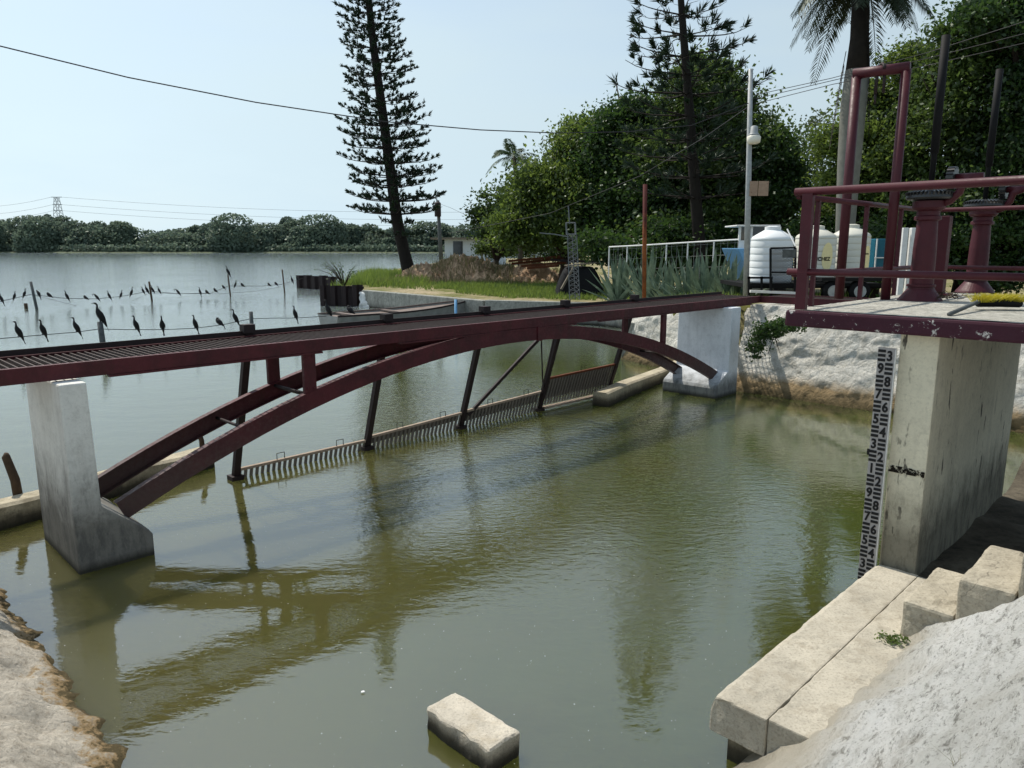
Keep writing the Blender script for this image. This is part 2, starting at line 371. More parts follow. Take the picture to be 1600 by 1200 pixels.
t.pbr(c, t.rng(sep.outputs[1], 20, 120, .02, .05), t.bump(hh, 1., 1.), ior=2.5, spec=.5); wp = [n for n in t.t.nodes if n.type == 'BSDF_PRINCIPLED'][0]; wp.subsurface_method = 'BURLEY'; wp.inputs['Subsurface Weight'].default_value = .85; wp.inputs['Subsurface Radius'].default_value = (.9, 1.0, .6); wp.inputs['Subsurface Scale'].default_value = 1.0; M['water'] = t.m

# ------------------------------------------------------------------ foliage
def leaves_np(P, size, up_bias=.3, aspect=.55, droop=0.):
    n = len(P); d = rng.normal(size=(n, 3)); d[:, 2] = d[:, 2]*.7 - droop; d /= np.linalg.norm(d, axis=1)[:, None]
    nn = rng.normal(size=(n, 3)); nn[:, 2] += up_bias*2; sd = np.cross(d, nn); sd /= np.linalg.norm(sd, axis=1)[:, None]+1e-9
    L = size*(0.6+.8*rng.random(n))[:, None]
    V = np.stack([P - d*L*.5, P + sd*L*aspect*.5, P + d*L*.5, P - sd*L*aspect*.5], 1).reshape(-1, 3)
    return V, np.arange(4*n).reshape(-1, 4)
def blob_points(blobs, nclump, per, cr, shell=.55):
    vol = np.array([b[1][0]*b[1][1]*b[1][2] for b in blobs])**.67; vol /= vol.sum(); out = []
    for b, w in zip(blobs, vol):
        k = max(3, int(nclump*w)); d = rng.normal(size=(k, 3)); d /= np.linalg.norm(d, axis=1)[:, None]
        r = (shell + (1.16-shell)*rng.random(k)**.7)[:, None]
        c = np.array(b[0]) + d*r*np.array(b[1])
        m = per; q = rng.normal(size=(k, m, 3))*cr*(.5+1.1*rng.random((k, 1, 1))**2); q[:, :, 2] *= .6
        out.append((c[:, None, :]+q).reshape(-1, 3))
    return np.concatenate(out)
def lobes(blobs, k, f, seed):
    r_ = random.Random(seed); out = []
    for c, s in blobs:
        out.append((c, tuple(x*.62 for x in s)))
        for _ in range(k):
            d = Vector((r_.gauss(0, 1), r_.gauss(0, 1)-.3, r_.gauss(0, 1)+.25)).normalized(); q = r_.uniform(.62, 1.25); g = f*r_.uniform(.7, 1.3)
            out.append(((c[0]+d.x*s[0]*q, c[1]+d.y*s[1]*q, c[2]+d.z*s[2]*q), (s[0]*g, s[1]*g, s[2]*g*.85)))
    return out
def limb_mesh(base, blobs, r0, fork=.35, nl=None):
    m = MB(); base = Vector(base); top = Vector((sum(b[0][0] for b in blobs)/len(blobs), sum(b[0][1] for b in blobs)/len(blobs), sum(b[0][2] for b in blobs)/len(blobs)))
    fk = base.lerp(top, fork); fk.x += .1; m.tube([base-UP*.3, base.lerp(fk, .5)+Vector((.12, 0, 0)), fk], [r0*1.25, r0, r0*.85], 10)
    for b in blobs:
        c = Vector(b[0]); mid = fk.lerp(c, .5)+Vector((random.uniform(-.4, .4), random.uniform(-.4, .4), .3))
        m.tube([fk-UP*.2, mid, c, c+(c-mid)*.7], [r0*.55, r0*.35, r0*.2, .03], 7)
        for k in range(5):
            e = c + Vector((random.uniform(-1, 1)*b[1][0], random.uniform(-1, 1)*b[1][1], random.uniform(-.3, 1)*b[1][2]))*.9
            m.tube([mid.lerp(c, random.random()), (mid+e)/2+UP*.3, e], [r0*.18, r0*.1, .015], 5)
    return m
def tree(name, base, blobs, mat, label, nclump=500, per=40, cr=.45, leaf=.2, r0=.3, group=None, bark='bark', shell=.55, cat='tree', droop=.2):
    root = empty(name, base, label, cat, group)
    limb_mesh(base, blobs, r0).build('trunk', M[bark], root, True)
    P = blob_points(lobes(blobs, 9, .30, int(abs(base[0])*97)), nclump, per, cr, shell); V, Q = leaves_np(P, leaf, droop=droop)
    npmesh('crown', V, Q, M[mat], root); return root
def conifer(base, axis, zlow, ztop, rfun, label, whorl=.55, nb=7, tuft=.42, group=None):
    root = empty('norfolk_pine', base, label, 'pine tree', group)
    pts = [axis(z) for z in lin(base[2]-.3, ztop, 30)]
    t0 = MB().tube(pts, [r*1. for r in lin(1., .06, 30)], 10)
    return root, pts
def build_pine(base, axis, zlow, ztop, rfun, r0, label, whorl, nb, tuft, blades=11, group=None, dens=1., lowsparse=None, bw=.085):
    root = empty('norfolk_pine', base, label, 'pine tree', group)
    zs = lin(base[2]-.4, ztop, 36); rad = [max(.03, r0*(1-(z-base[2])/(ztop-base[2]))**.75) for z in zs]
    rad[0] *= 1.35; rad[1] *= 1.1
    MB().tube([axis(z) for z in zs], rad, 12).build('trunk', M['barkdk'], root, True)
    bm_ = MB(); TP = []; TD = []
    z = zlow; rnd = random.Random(int(base[0]*100)+5)
    while z < ztop-.2:
        Rr = rfun(z); k0 = rnd.random()*6.28; nbb = nb if not lowsparse or z > lowsparse else max(2, nb//2)
        for k in range(nbb):
            an = k0 + k*2*math.pi/nbb + rnd.uniform(-.25, .25); L = Rr*rnd.uniform(.72, 1.12)
            d = Vector((math.cos(an), math.sin(an), 0)); c = axis(z+rnd.uniform(-.06, .06))
            pts = []
            for i in range(7):
                q = i/6; pts.append(c + d*(L*q) + UP*(L*(-.08*q + .24*q**3.4 + .05*math.sin(q*3))))
            bm_.tube(pts, [max(.008, .035*(1-.75*i/6)*(L/3+.3)) for i in range(7)], 4, cap=False)
            nt = max(3, int(L*2.9*dens))
            sdv = d.cross(UP)
            for i in range(nt):
                q = .30+.70*(i+rnd.random()*.6)/nt; q = min(q, 1)
                j = min(5, int(q*6)); p = pts[j].lerp(pts[j+1], q*6-j)
                sl = rnd.uniform(-1, 1)*.38*L*(1.15-q)**.7*.8
                p2 = p + sdv*sl + UP*abs(sl)*.25
                if abs(sl) > .12: bm_.tube([p, p2], [.012, .008], 3, cap=False)
                TP.append(p2); TD.append((d*.7 + sdv*math.copysign(.45, sl) + UP*rnd.uniform(.25, .95)).normalized())
        z += whorl*rnd.uniform(.8, 1.2)
    bm_.build('branches', M['barkdk'], root)
    TP = np.array([tuple(p) for p in TP]); TD = np.array([tuple(p) for p in TD]); n = len(TP)
    P = np.repeat(TP, blades, 0); D = np.repeat(TD, blades, 0); m = len(P)
    sc = np.repeat(.7+.6*rng.random(n), blades)
    P = P + D*(tuft*.45*sc*rng.random(m))[:, None]
    dd = D + rng.normal(size=(m, 3))*.38; dd /= np.linalg.norm(dd, axis=1)[:, None]
    sd = np.cross(dd, rng.normal(size=(m, 3))); sd /= np.linalg.norm(sd, axis=1)[:, None]
    L = (tuft*sc*(.45+.4*rng.random(m)))[:, None]; w = tuft*bw
    V = np.stack([P, P+dd*L*.5+sd*w, P+dd*L, P+dd*L*.5-sd*w], 1).reshape(-1, 3)
    npmesh('foliage', V, np.arange(4*m).reshape(-1, 4), M['needle'], root)
    return root
def frond(V, Q, c, az, elev, L, droop, leafL, n=34, w=.035, hang=.5):
    d = Vector((math.cos(az), math.sin(az), 0)); pts = []
    for i in range(n+1):
        q = i/n; pts.append(c + d*(L*q*math.cos(elev)*(1-.15*q)) + UP*(L*q*math.sin(elev) - droop*L*q*q))
    side = d.cross(UP)
    for i in range(n):
        a, b = pts[i], pts[i+1]; rw = .03*(1-i/n)+.006
        k = len(V); V += [a+side*rw, a-side*rw, b-side*rw*.9, b+side*rw*.9]; Q.append((k, k+1, k+2, k+3))
        if i < 3: continue
        t = (b-a).normalized(); q = i/n; ll = leafL*(math.sin(math.pi*min(1, q*.85+.13))**.6)
        for s in (-1, 1):
            for rep in range(2):
                o = a.lerp(b, rep*.5)
                dr = (side*s*.85 + t*.55 - UP*hang*random.uniform(.5, 1.4)).normalized()
                e = o + dr*ll*random.uniform(.8, 1.1); mid = o.lerp(e, .5)+UP*ll*.08; k = len(V)
                V += [o, mid + t*w, e, mid - t*w]; Q.append((k, k+1, k+2, k+3))
def blades_field(pts, hts, w, lean=.25):
    n = len(pts); P = np.array(pts); h = np.array(hts)[:, None]
    an = rng.random(n)*6.283; sd = np.stack([np.cos(an), np.sin(an), np.zeros(n)], 1)
    ln = rng.normal(size=(n, 3))*lean; ln[:, 2] = 1; ln *= h
    V = np.stack([P-sd*w, P+sd*w, P+ln*.6+sd*w*.7, P+ln], 1).reshape(-1, 3)
    return V, np.arange(4*n).reshape(-1, 4)

# ------------------------------------------------------------------ SETTING
# water sheet
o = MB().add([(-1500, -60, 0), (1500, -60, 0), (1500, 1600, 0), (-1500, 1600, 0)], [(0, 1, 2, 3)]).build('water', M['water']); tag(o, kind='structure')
# bank terrain
BANK = [(-9.7, 38.2), (-8.6, 37.9), (-7.6, 37.6), (-1.04, 30.2), (3.44, 28.6), (4.5, 27.0), (3.2, 19.6), (5.0, 15.7), (6.3, 14.5), (10.5, 10.3), (40, -20), (150, 20), (150, 170), (20, 170), (-9, 118), (-14, 80), (-14.5, 58), (-12.5, 52)]
def sdpoly(x, y, P=BANK):
    d = 1e9; ins = False; n = len(P)
    for i in range(n):
        x1, y1 = P[i]; x2, y2 = P[(i+1) % n]
        if (y1 > y) != (y2 > y) and x < (x2-x1)*(y-y1)/(y2-y1)+x1: ins = not ins
        vx, vy = x2-x1, y2-y1; t = max(0, min(1, ((x-x1)*vx+(y-y1)*vy)/(vx*vx+vy*vy)))
        d = min(d, math.hypot(x1+vx*t-x, y1+vy*t-y))
    return d if ins else -d
def zbank(x, y):
    a = (x+y)*R2
    z = .82 + .9*ss(y-x*.25, 24, 15.5) + .06*fr((x*.2, y*.2, 0)) + .25*ss(y, 60, 100)
    return z
def zground(x, y):
    s = sdpoly(x, y); zb = zbank(x, y)
    soft = ss(y, 40, 46)*ss(-x, -30, 5)
    w = .25 + soft*3.0
    return -1.2 + (zb+1.2)*ss(s, -.15 if soft < .1 else -.6, w)
xs = lin(-18, 12, 121) + lin(12.8, 150, 60); ys = lin(9, 62, 213) + lin(63, 172, 50)
o = grid('ground', xs, ys, lambda x, y: (x, y, zground(x, y) + (.03*noise.noise(Vector((x*2, y*2, 0))))), M['ground'], keep=lambda x, y: sdpoly(x, y) > -1.8)
tag(o, kind='structure')
# far shore land
o = grid('hills', lin(-700, 900, 90), [388, 394, 400, 440, 700, 1500], lambda x, y: (x, y + 10*math.sin(x*.013)+6*math.sin(x*.041), (-.5, .5, 1.2, 1.6, 2, 3)[[388, 394, 400, 440, 700, 1500].index(y)]), mat_plain('far_shore_scrub', rgb(88, 96, 72), .95, .4, .05))
tag(o, kind='structure')

# ---- far woodland (reads as one mass)
def far_wood():
    P = []
    x = -420
    rnd = random.Random(3)
    while x < 330:
        hgt = 15.8 + 3.2*math.sin(x*.045+1) + 1.8*math.sin(x*.11) + rnd.uniform(-5.5, 2.5)
        y = 405 + rnd.uniform(0, 45) + 10*math.sin(x*.013); w = rnd.uniform(4, 15)
        for (dz, sc) in ((.72, 1.), (.42, 1.15), (.15, 1.2)):
            c = np.array([x, y-(3 if sc > 1 else 0), hgt*dz]); k = 1000
            d = rng.normal(size=(k, 3)); d /= np.linalg.norm(d, axis=1)[:, None]; d[:, 1] = -abs(d[:, 1])
            P.append(c + d*np.array([w*sc, w*.8, hgt*.29])*(.70+.42*rng.random(k))[:, None])
        x += rnd.uniform(3.0, 6.5)
    x = -420
    while x < 330:                                   # low shrubs along the waterline
        c = np.array([x, 397+10*math.sin(x*.013)+6*math.sin(x*.041), 1.6]); k = 110
        P.append(c + rng.normal(size=(k, 3))*np.array([2.4, 1.0, 1.0])); x += 2.2
    P = np.concatenate(P); P[:, 2] = np.abs(P[:, 2])+.1
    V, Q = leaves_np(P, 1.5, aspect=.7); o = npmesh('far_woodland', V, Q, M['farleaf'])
    tag(o, 'dense belt of dark green trees lining the far shore of the lake', 'woodland', kind='stuff')
far_wood()

# ---- embankments round the near corner of the pool
def slope_right(a, b):
    z = .40 + .80*(b+1.38)
    return z
def emb(name, a0, a1, b0, b1, na, nb, zf, mat, label, amp, freq, nrm):
    def fn(a, b):
        z = zf(a, b); p = AB(a, b, z)
        k = amp*(1.1*fr((p.x*freq, p.y*freq, p.z*freq), 7, .62) + .25*(noise.voronoi(p*freq*.9)[0][0]-.3))
        q = p + nrm*k; return (q.x, q.y, q.z)
    o = grid(name, lin(a0, a1, na), lin(b0, b1, nb), fn, mat); return tag(o, label, 'embankment')
emb('stone_embankment', -2.5, 5.35, -1.75, 3.5, 300, 210, lambda a, b: min(slope_right(a, b) if b > -1.45 else slope_right(a, b)-(-1.45-b)*.3, 2.42 + .02*b), M['slope'],
    'whitewashed rubble stone slope rising beside the concrete steps, bottom right', .035, 2.0, (Fd*-.6+UP*.8).normalized())
emb('stone_embankment', -3.0, 2.2, -11., -1.0, 180, 320, lambda a, b: min((1.10-a)*.62, .95 + .1*(-a)), M['slopel'],
    'weathered pale rubble bank sloping into the water, bottom left corner', .055, 2.0, (E*.5+UP*.85).normalized())

# ---- concrete ledge with its crack, steps
root = empty('concrete_ledge', AB(4.6, -1.6, .4), 'flat tan concrete ledge with a long crack beside the green water', 'ledge')
for (b0, b1, a0) in ((-1.90, -1.563, 3.50), (-1.560, -.95, 3.51)):
    m = MB()
    ou = b0 < -1.6
    m.prism([AB(a0, b0+(.055 if ou else 0), .45), AB(a0, b1, .45), AB(a0, b1, .22), AB(a0, b0, .22)] + ([AB(a0, b0, .385), AB(a0, b0+.018, .432)] if ou else []), E*(6.02-a0 if ou else 6.0-a0))
    rough(m.build('capping_slab', M['ledge'], root, bevel=.011), 6, .004)
m = MB().prism([AB(3.62, -1.84, .215), AB(3.62, -1.0, .215), AB(3.62, -1.0, -.6), AB(3.62, -1.84, -.6)], E*2.4)
m.build('footing', M['lowwall'], root)
root = empty('concrete_steps', AB(5.3, -1.0, .45), 'row of bare concrete steps climbing to the right beside the whitewashed slope', 'steps')
for i in range(6):
    b0 = -1.365+.30*i; z1 = .69+.25*i; a0 = 4.96 + (0, .0, .02, .01, 0, 0)[i]
    MB().prism([AB(a0, b0, z1), AB(a0, b0+.298, z1), AB(a0, b0+.298, z1-.6), AB(a0, b0, z1-.6)], E*(.74+.03*(i % 2))).build('step', M['step'], root, bevel=.022); rough(root.children[-1] if False else COL.objects[-1], 5, .008)

# dry floor behind the ledge
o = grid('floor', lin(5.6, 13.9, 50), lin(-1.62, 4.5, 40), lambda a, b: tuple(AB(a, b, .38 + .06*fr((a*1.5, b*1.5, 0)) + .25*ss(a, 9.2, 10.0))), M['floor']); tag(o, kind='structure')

# ---- gate pier with stains, level staff
root = empty('gate_pier', AB(6.1, -1.74, 0), 'tall cream concrete gate pier under the platform, streaked with black marks', 'pier')
MB().prism([AB(6.06, -1.87, 2.31), AB(6.06, -1.60, 2.31), AB(6.06, -1.60, -.8), AB(6.06, -1.87, -.8)], E*2.80).build('pier_wall', M['gatepier'], root, bevel=.012)
t = NT('stencil_mark'); n = t.noise(38, 3, .6); tr = t.n('ShaderNodeBsdfTransparent'); df = t.n('ShaderNodeBsdfDiffuse'); df.inputs[0].default_value = (.02, .018, .015, 1)
mx = t.n('ShaderNodeMixShader'); t.l(t.rng(n, .45, .50), mx.inputs[0]); t.l(tr.outputs[0], mx.inputs[1]); t.l(df.outputs[0], mx.inputs[2]); t.l(mx.outputs[0], t.out.inputs[0])
MB().add([AB(6.054, -1.865, 1.215), AB(6.054, -1.605, 1.215), AB(6.054, -1.605, 1.27), AB(6.054, -1.865, 1.27)], [(0, 1, 2, 3)]).build('stencil_band', t.m, root)

root = empty('level_staff', AB(5.98, -1.97, .0), 'tall grey water level staff with black numerals fixed to the pier edge', 'gauge')
SB0, SB1 = -2.002, -1.872
def zmark(m): return .43 + (m-1.3)*1.0
MB().prism([AB(6.0, SB0, zmark(3.06)), AB(6.0, SB1, zmark(3.06)), AB(6.0, SB1, -.5), AB(6.0, SB0, -.5)], E*.02).build('plate', M['staff'], root)
MB().box(AB(5.992, SB1+.003, (zmark(3.06)-.5)/2), .024, .005, zmark(3.06)+.5, (E, Fd, UP)).build('edge_strip', M['whitepaint'], root)
def text_mesh(s, size, axes, pos, ext=.002, parent=None, mat=None, name='numeral', sx=1.):
    cu = bpy.data.curves.new('glyph', 'FONT'); cu.body = s; cu.size = size; cu.align_x = 'CENTER'; cu.align_y = 'CENTER'; cu.extrude = ext; cu.bevel_depth = size*.034; cu.bevel_resolution = 0
    ob = bpy.data.objects.new('glyph', cu); COL.objects.link(ob)
    dg = bpy.context.evaluated_depsgraph_get(); me = bpy.data.meshes.new_from_object(ob.evaluated_get(dg))
    bpy.data.objects.remove(ob); off = parent.location if parent else Vector()
    ys_ = [v.co.y for v in me.vertices]; cy = (max(ys_)+min(ys_))/2
    for v in me.vertices:
        v.co = pos + axes[0]*v.co.x*sx + axes[1]*(v.co.y-cy) + axes[2]*v.co.z - off
    me.materials.clear(); me.materials.append(mat); me.name = name
    return link(bpy.data.objects.new(name, me), parent)
bars = MB(); cw = (SB1-SB0-.018)/2
cL = SB0+.002+cw/2; cR = SB0+.004+cw*1.5
for k in range(8, 31):
    mk = k/10; d = k % 10; ch = str(k//10) if d == 0 else str(d); right = (d % 2 == 0)
    cz = zmark(mk)
    text_mesh(ch, .105, (Fd, UP, -E), AB(5.997, cR if right else cL, cz), .002, root, M['ink'], sx=.84)
    cb = cL if right else cR
    for j in (-1, 0, 1): bars.box(AB(5.997, cb, cz+j*.035), .004, cw*.98, .021, (E, Fd, UP))
    if d == 3 and k == 23: bars.box(AB(5.997, cL-.035, cz-.075), .004, .018, .05, (E, Fd, UP))
bars.build('graduation', M['ink'], root)

# ---- platform slab
root = empty('gate_platform', AB(7.5, -1., 2.31), 'concrete gate platform slab with chipped maroon edge and whitish worn top', 'platform')
PA0, PA1, PB0, PB1 = 5.90, 9.35, -2.72, 2.6
MB().prism([AB(PA0, PB0, 2.442), AB(PA0, PB1, 2.442), AB(PA0, PB1, 2.31), AB(PA0, PB0, 2.31)], E*(PA1-PA0)).build('slab', M['maroon_edge'], root, bevel=.02)
grid('top_surface', lin(PA0+.03, PA1-.03, 60), lin(PB0+.03, PB1-.03, 80), lambda a, b: tuple(AB(a, b, 2.446+.006*abs(fr((a*6, b*6, 0))))), M['slabtop'], root)

# ---- platform railing
ZT = H+.42; ZM = H-.20; Z0 = 2.44
root = empty('platform_railing', AB(6.0, -2.6, Z0), 'maroon pipe railing with wide flat posts around the gate platform', 'railing')
def flatpost(a, b, zt, w, d, along_f=True):
    ax = (Fd, E, UP) if along_f else (E, Fd, UP)
    MB().box(AB(a, b, (Z0+zt)/2), w, d, zt-Z0, ax).build('post', M['maroon2'], root, bevel=.004)
fa = PA0+.07
flatpost(fa, PB0+.10, ZT, .085, .055); flatpost(fa-.01, PB0+1.73, ZT, .085, .055); flatpost(fa, PB0+3.4, ZT, .085, .055)
MB().tube([AB(fa, PB0-.01, ZT+.015), AB(fa, PB1, ZT+.015)], .032, 12).build('top_rail', M['maroon2'], root, True)
MB().tube([AB(fa, PB0-.03, ZM), AB(fa, PB0+1.70, ZM)], .028, 12).build('middle_rail', M['maroon2'], root, True)
MB().tube([AB(fa, PB0+1.76, ZM), AB(fa, PB1, ZM)], .028, 12).build('middle_rail', M['maroon2'], root, True)
MB().tube([AB(fa, PB0+.02, ZT-.02), AB(PA1-.1, PB0+.02, ZT-.02)], .024, 10).build('top_rail', M['maroon2'], root, True)
MB().tube([AB(fa, PB0+.02, ZM-.02), AB(PA1-.1, PB0+.02, ZM-.02)], .024, 10).build('middle_rail', M['maroon2'], root, True)
MB().tube([AB(PA1-.1, PB0+.02, ZT-.02), AB(PA1-.1, PB1, ZT-.02)], .024, 10).build('top_rail', M['maroon2'], root, True)
MB().tube([AB(PA1-.1, PB0+.02, ZM-.02), AB(PA1-.1, PB1, ZM-.02)], .024, 10).build('middle_rail', M['maroon2'], root, True)
for a in (6.35, 7.45, 8.4, PA1-.1): MB().beam(AB(a, PB0+.02, Z0), AB(a, PB0+.02, ZT-.02), .035, .035, E).build('post', M['maroon2'], root)
for b in (-1.2, 0.2, 1.6): MB().beam(AB(PA1-.1, b, Z0), AB(PA1-.1, b, ZT-.02), .04, .04, E).build('post', M['maroon2'], root)

# ---- hoist frame
pL, pR = Vector((3.28, 7.45, 0)), Vector((3.62, 7.20, 0))
root = empty('hoist_frame', (3.45, 7.32, Z0), 'tall narrow maroon pipe frame standing on the platform with a hanging hook link', 'frame')
for p in (pL, pR): MB().tube([p+UP*Z0, p+UP*(H+1.60)], .045, 14).build('upright', M['maroon2'], root, True)
dd = (pR-pL).normalized()
MB().tube([pL-dd*.03+UP*(H+1.62), pR+dd*.03+UP*(H+1.62)], .048, 14).build('crossbar', M['maroon2'], root, True)
mid = pL.lerp(pR, .5)+UP*(H+1.62)
lk = MB(); lk.tube([mid+Vector((0, -.055, 0))+Vector((math.cos(q)*.0, math.sin(q)*.06+.055, math.cos(q)*.06)) for q in lin(-1.5, 1.5, 9)], .014, 8)
lk.tube([mid-dd*.03+UP*.05, mid-dd*.035-UP*.2], .016, 8); lk.tube([mid+dd*.03, mid+dd*.035-UP*.2], .014, 8)
lk.tube([mid-dd*.035-UP*.2, mid-dd*.03-UP*.29], .01, 6)
lk.build('hook_link', M['darksteel'], root, True)

# ---- gate gear pedestals
def pedestal(base, stemtop, label):
    base = Vector(base); root = empty('gate_winch', base, label, 'gate winch', 'gear pedestals on the platform')
    MB().lathe(base, [(.20, 0), (.19, .02), (.115, .12), (.112, .135), (.125, .14), (.125, .16), (.105, .165), (.100, .5), (.088, .74), (.088, .75), (.115, .76), (.115, .79), (.098, .80), (.098, .84), (.125, .85), (.14, .87), (.14, .93), (.10, .935)], 36).build('pedestal', M['maroon2'], root, False)
    g = MB(); zc = .985
    g.lathe(base, [(.07, .935), (.19, .945), (.205, .96), (.20, .985), (.13, 1.02), (.06, 1.03)], 48)
    for k in range(36):
        an = k*2*math.pi/36; d = Vector((math.cos(an), math.sin(an), 0)); c = base+d*.172+UP*1.005
        g.beam(c-d*.035+UP*.012, c+d*.035-UP*.012, .014, .03)
    g.build('gear', M['gear'], root)
    br = MB(); bp = [base+Fd*.09+UP*.9, base+Fd*.17+UP*.93, base+Fd*.24+UP*1.0, base+Fd*.26+UP*1.09, base+Fd*.34+UP*1.13]
    br.tube(bp, [.04, .038, .035, .04, .045], 10); br.tube([base+Fd*.2+UP*1.13, base+Fd*.42+UP*1.13], .035, 12)
    br.build('bracket', M['maroon2'], root, True)
    pn = MB(); c = base+Fd*.17+UP*1.13
    prev = None
    for r0_, x0, x1 in ((.085, -.03, .03),):
        pn.tube([c+Fd*x0, c+Fd*x1], r0_, 20)
    for k in range(16):
        an = k*2*math.pi/16; d = E*math.cos(an)+UP*math.sin(an); pn.beam(c-Fd*.03+d*.09, c+Fd*.03+d*.09, .02, .022, d)
    pn.build('pinion', M['gear'], root)
    MB().tube([base+UP*.9, base+UP*(stemtop-base.z)], .025, 12).build('screw_stem', M['black'], root, True)
    MB().tube([base+UP*(stemtop-base.z-1.0), base+UP*(stemtop-base.z+.02)], .036, 12).build('stem_sleeve', M['black'], root, True)
pedestal((3.90, 7.10, Z0), H+1.85, 'nearer maroon gear pedestal with a black toothed wheel and tall black screw stem')
pedestal((5.30, 8.52, Z0), H+1.88, 'farther maroon gear pedestal, second one behind along the platform')
pw = MB()
root = empty('support_post', (4.75, 7.9, Z0), 'short thick maroon square post between the two gear pedestals', 'post')
MB().beam(Vector((4.55, 7.95, Z0)), Vector((4.55, 7.95, ZT-.1)), .12, .12, E).build('post_tube', M['maroon2'], root, bevel=.008)
MB().box(Vector((4.55, 7.95, Z0+.012)), .24, .24, .02, (E, Fd, UP)).build('foot_plate', M['maroon2'], root)

# ---- broom on the platform
h0 = G(1483, 491, 2.462); h1 = G(1532, 470, 2.52); b0 = G(1528, 474, 2.50); b1 = G(1592, 474, 2.50)
root = empty('broom', (h0+b1)/2, 'broom with bright yellow bristles and grey handle lying on the platform', 'broom')
MB().tube([h0, h1], .016, 10).build('handle', M['post'], root, True)
ax = (b1-b0).normalized(); m = MB(); m.tube([b0, b0.lerp(b1, .5)+UP*.012, b1], [.03, .042, .035], 10, flat=1.5); m.build('head', M['black'], root, True)
P = []; n = 1500
bp = np.array([tuple(b0.lerp(b1, random.random()) + Vector((random.uniform(-.05, .05), random.uniform(-.05, .05), .01))) for _ in range(n)])
V, Q = blades_field(bp, .05+.03*rng.random(n), .003, .8); npmesh('bristles', V, Q, M['yellow'], root)
# dead twigs by the pedestal foot
tw = MB(); c0 = G(1468, 468, 2.46)
for _ in range(60):
    p = c0+Vector((random.uniform(-.16, .2), random.uniform(-.1, .12), random.uniform(0, .03))); tw.tube([p, p+Vector((random.uniform(-.1, .1), random.uniform(-.1, .1), random.uniform(0, .06)))], .003, 4)
o = tw.build('twig_litter', M['wood']); tag(o, 'small heap of dry twigs at the foot of the nearer pedestal', 'twigs')

# ------------------------------------------------------------------ BRIDGE
LB = 13.7                                      # deck length from P0
root = empty('footbridge', BR(6, .45, 0), 'long maroon steel footbridge with two low arches crossing the green pool', 'footbridge')
ZD = 1.92
def channel(w, h, t=.012, flip=1):
    return [(0, h/2), (w*flip, h/2), (w*flip, h/2-t), (t*flip, h/2-t), (t*flip, -h/2+t), (w*flip, -h/2+t), (w*flip, -h/2), (0, -h/2)]
for off, flip in ((0, 1), (.92, -1)):
    path = [BR(s, off, ZD-.07) for s in (-3.5, 0, 4, 8, LB)]
    MB().sweep(channel(.055, .14, .012, flip), path, N).build('side_beam', M['maroon'], root)
# lower flange strips bolted under the near beam
for s0, s1 in ((.85, 3.1), (4.2, 7.6), (8.2, LB-.4)):
    MB().box(BR((s0+s1)/2, .03, ZD-.155), s1-s0, .07, .022, (E, N, UP)).build('lower_plate', M['maroon'], root)
g = MB(); s = -3.4
while s < LB:
    g.box(BR(s, .46, ZD-.028), .012, .84, .032, (E, N, UP)); s += .066
for k in range(9): g.box(BR((LB-3.5)/2, .10+k*.09, ZD-.035), LB+3.5, .006, .02, (E, N, UP))
g.build('deck_grating', M['grate'], root)
MB().sweep([(0, .045), (.02, .045), (.02, -.02), (0, -.02)], [BR(s, .925, ZD+.01) for s in (-3.5, 4, LB)], N).build('kerb_strip', M['darksteel'], root)
for k in range(8): MB().box(BR(-2.6+k*2.1, .46, ZD-.10), .05, .84, .06, (E, N, UP)).build('cross_beam', M['darksteel'], root)
# arch: measured top edge of the near rib
arch_px = [(190, 790), (240, 751), (300, 714), (400, 659), (490, 614), (575, 578), (682, 543), (760, 524), (845, 512), (950, 515), (995, 525), (1050, 543), (1100, 568), (1132, 589)]
ap = [onbr(u, v+ (9 if u < 500 else 6)) for u, v in arch_px]
s0a, z0a = ap[0]; s1a, z1a = ap[-1]
import numpy.linalg as la
sv = np.array([p[0] for p in ap]); zv = np.array([p[1] for p in ap])
cf = np.polyfit(sv, zv, 4)
ap2 = [(s, float(np.polyval(cf, s))) for s in lin(s0a, s1a, 40)]
print('ARCH', [(round(a, 2), round(b, 2)) for a, b in ap])
AH = .20
for off, flip in ((0, 1), (.92, -1)):
    MB().sweep(channel(.085, AH, .012, flip), [BR(s, off, z-.02) for s, z in ap2], N).build('arch_rib', M['maroon'], root)
def zarch(s): return float(np.polyval(cf, s))-.02
for (u, w) in ((484, .12), (1037, .10)):
    s, _ = onbr(u, 560)
    for off, fl in ((.012, 1), (.908, -1)):
        z1 = ZD-.14; z0 = zarch(s)+AH/2-.01
        hb_ = MB().box(BR(s, off+.02*fl, (z0+z1)/2), w*1.25, .05, z1-z0, (E, N, UP))
        for ds in (-.035, .035):
            for zz_ in (z0+.05, z1-.05): hb_.tube([BR(s+ds, off+(.02-.024)*fl, zz_), BR(s+ds, off+(.02-.036)*fl, zz_)], .011, 6)
        hb_.build('hanger', M['maroon'], root)
    MB().tube([BR(s, .06, zarch(s)+.06), BR(s, .86, zarch(s)+.06)], .022, 8).build('cross_tie', M['darksteel'], root, True)
s, _ = onbr(843, 510)
for off in (-.008, .928): MB().box(BR(s, off, (ZD-.14+zarch(s)-.1)/2), .10, .02, (ZD-.12)-(zarch(s)-.1), (E, N, UP)).build('crown_plate', M['maroon'], root)
for sx in (2.2, 3.0, 9.6, 10.6): MB().tube([BR(sx, .03, zarch(sx)), BR(sx, .89, zarch(sx))], .018, 8).build('cross_tie', M['darksteel'], root, True)
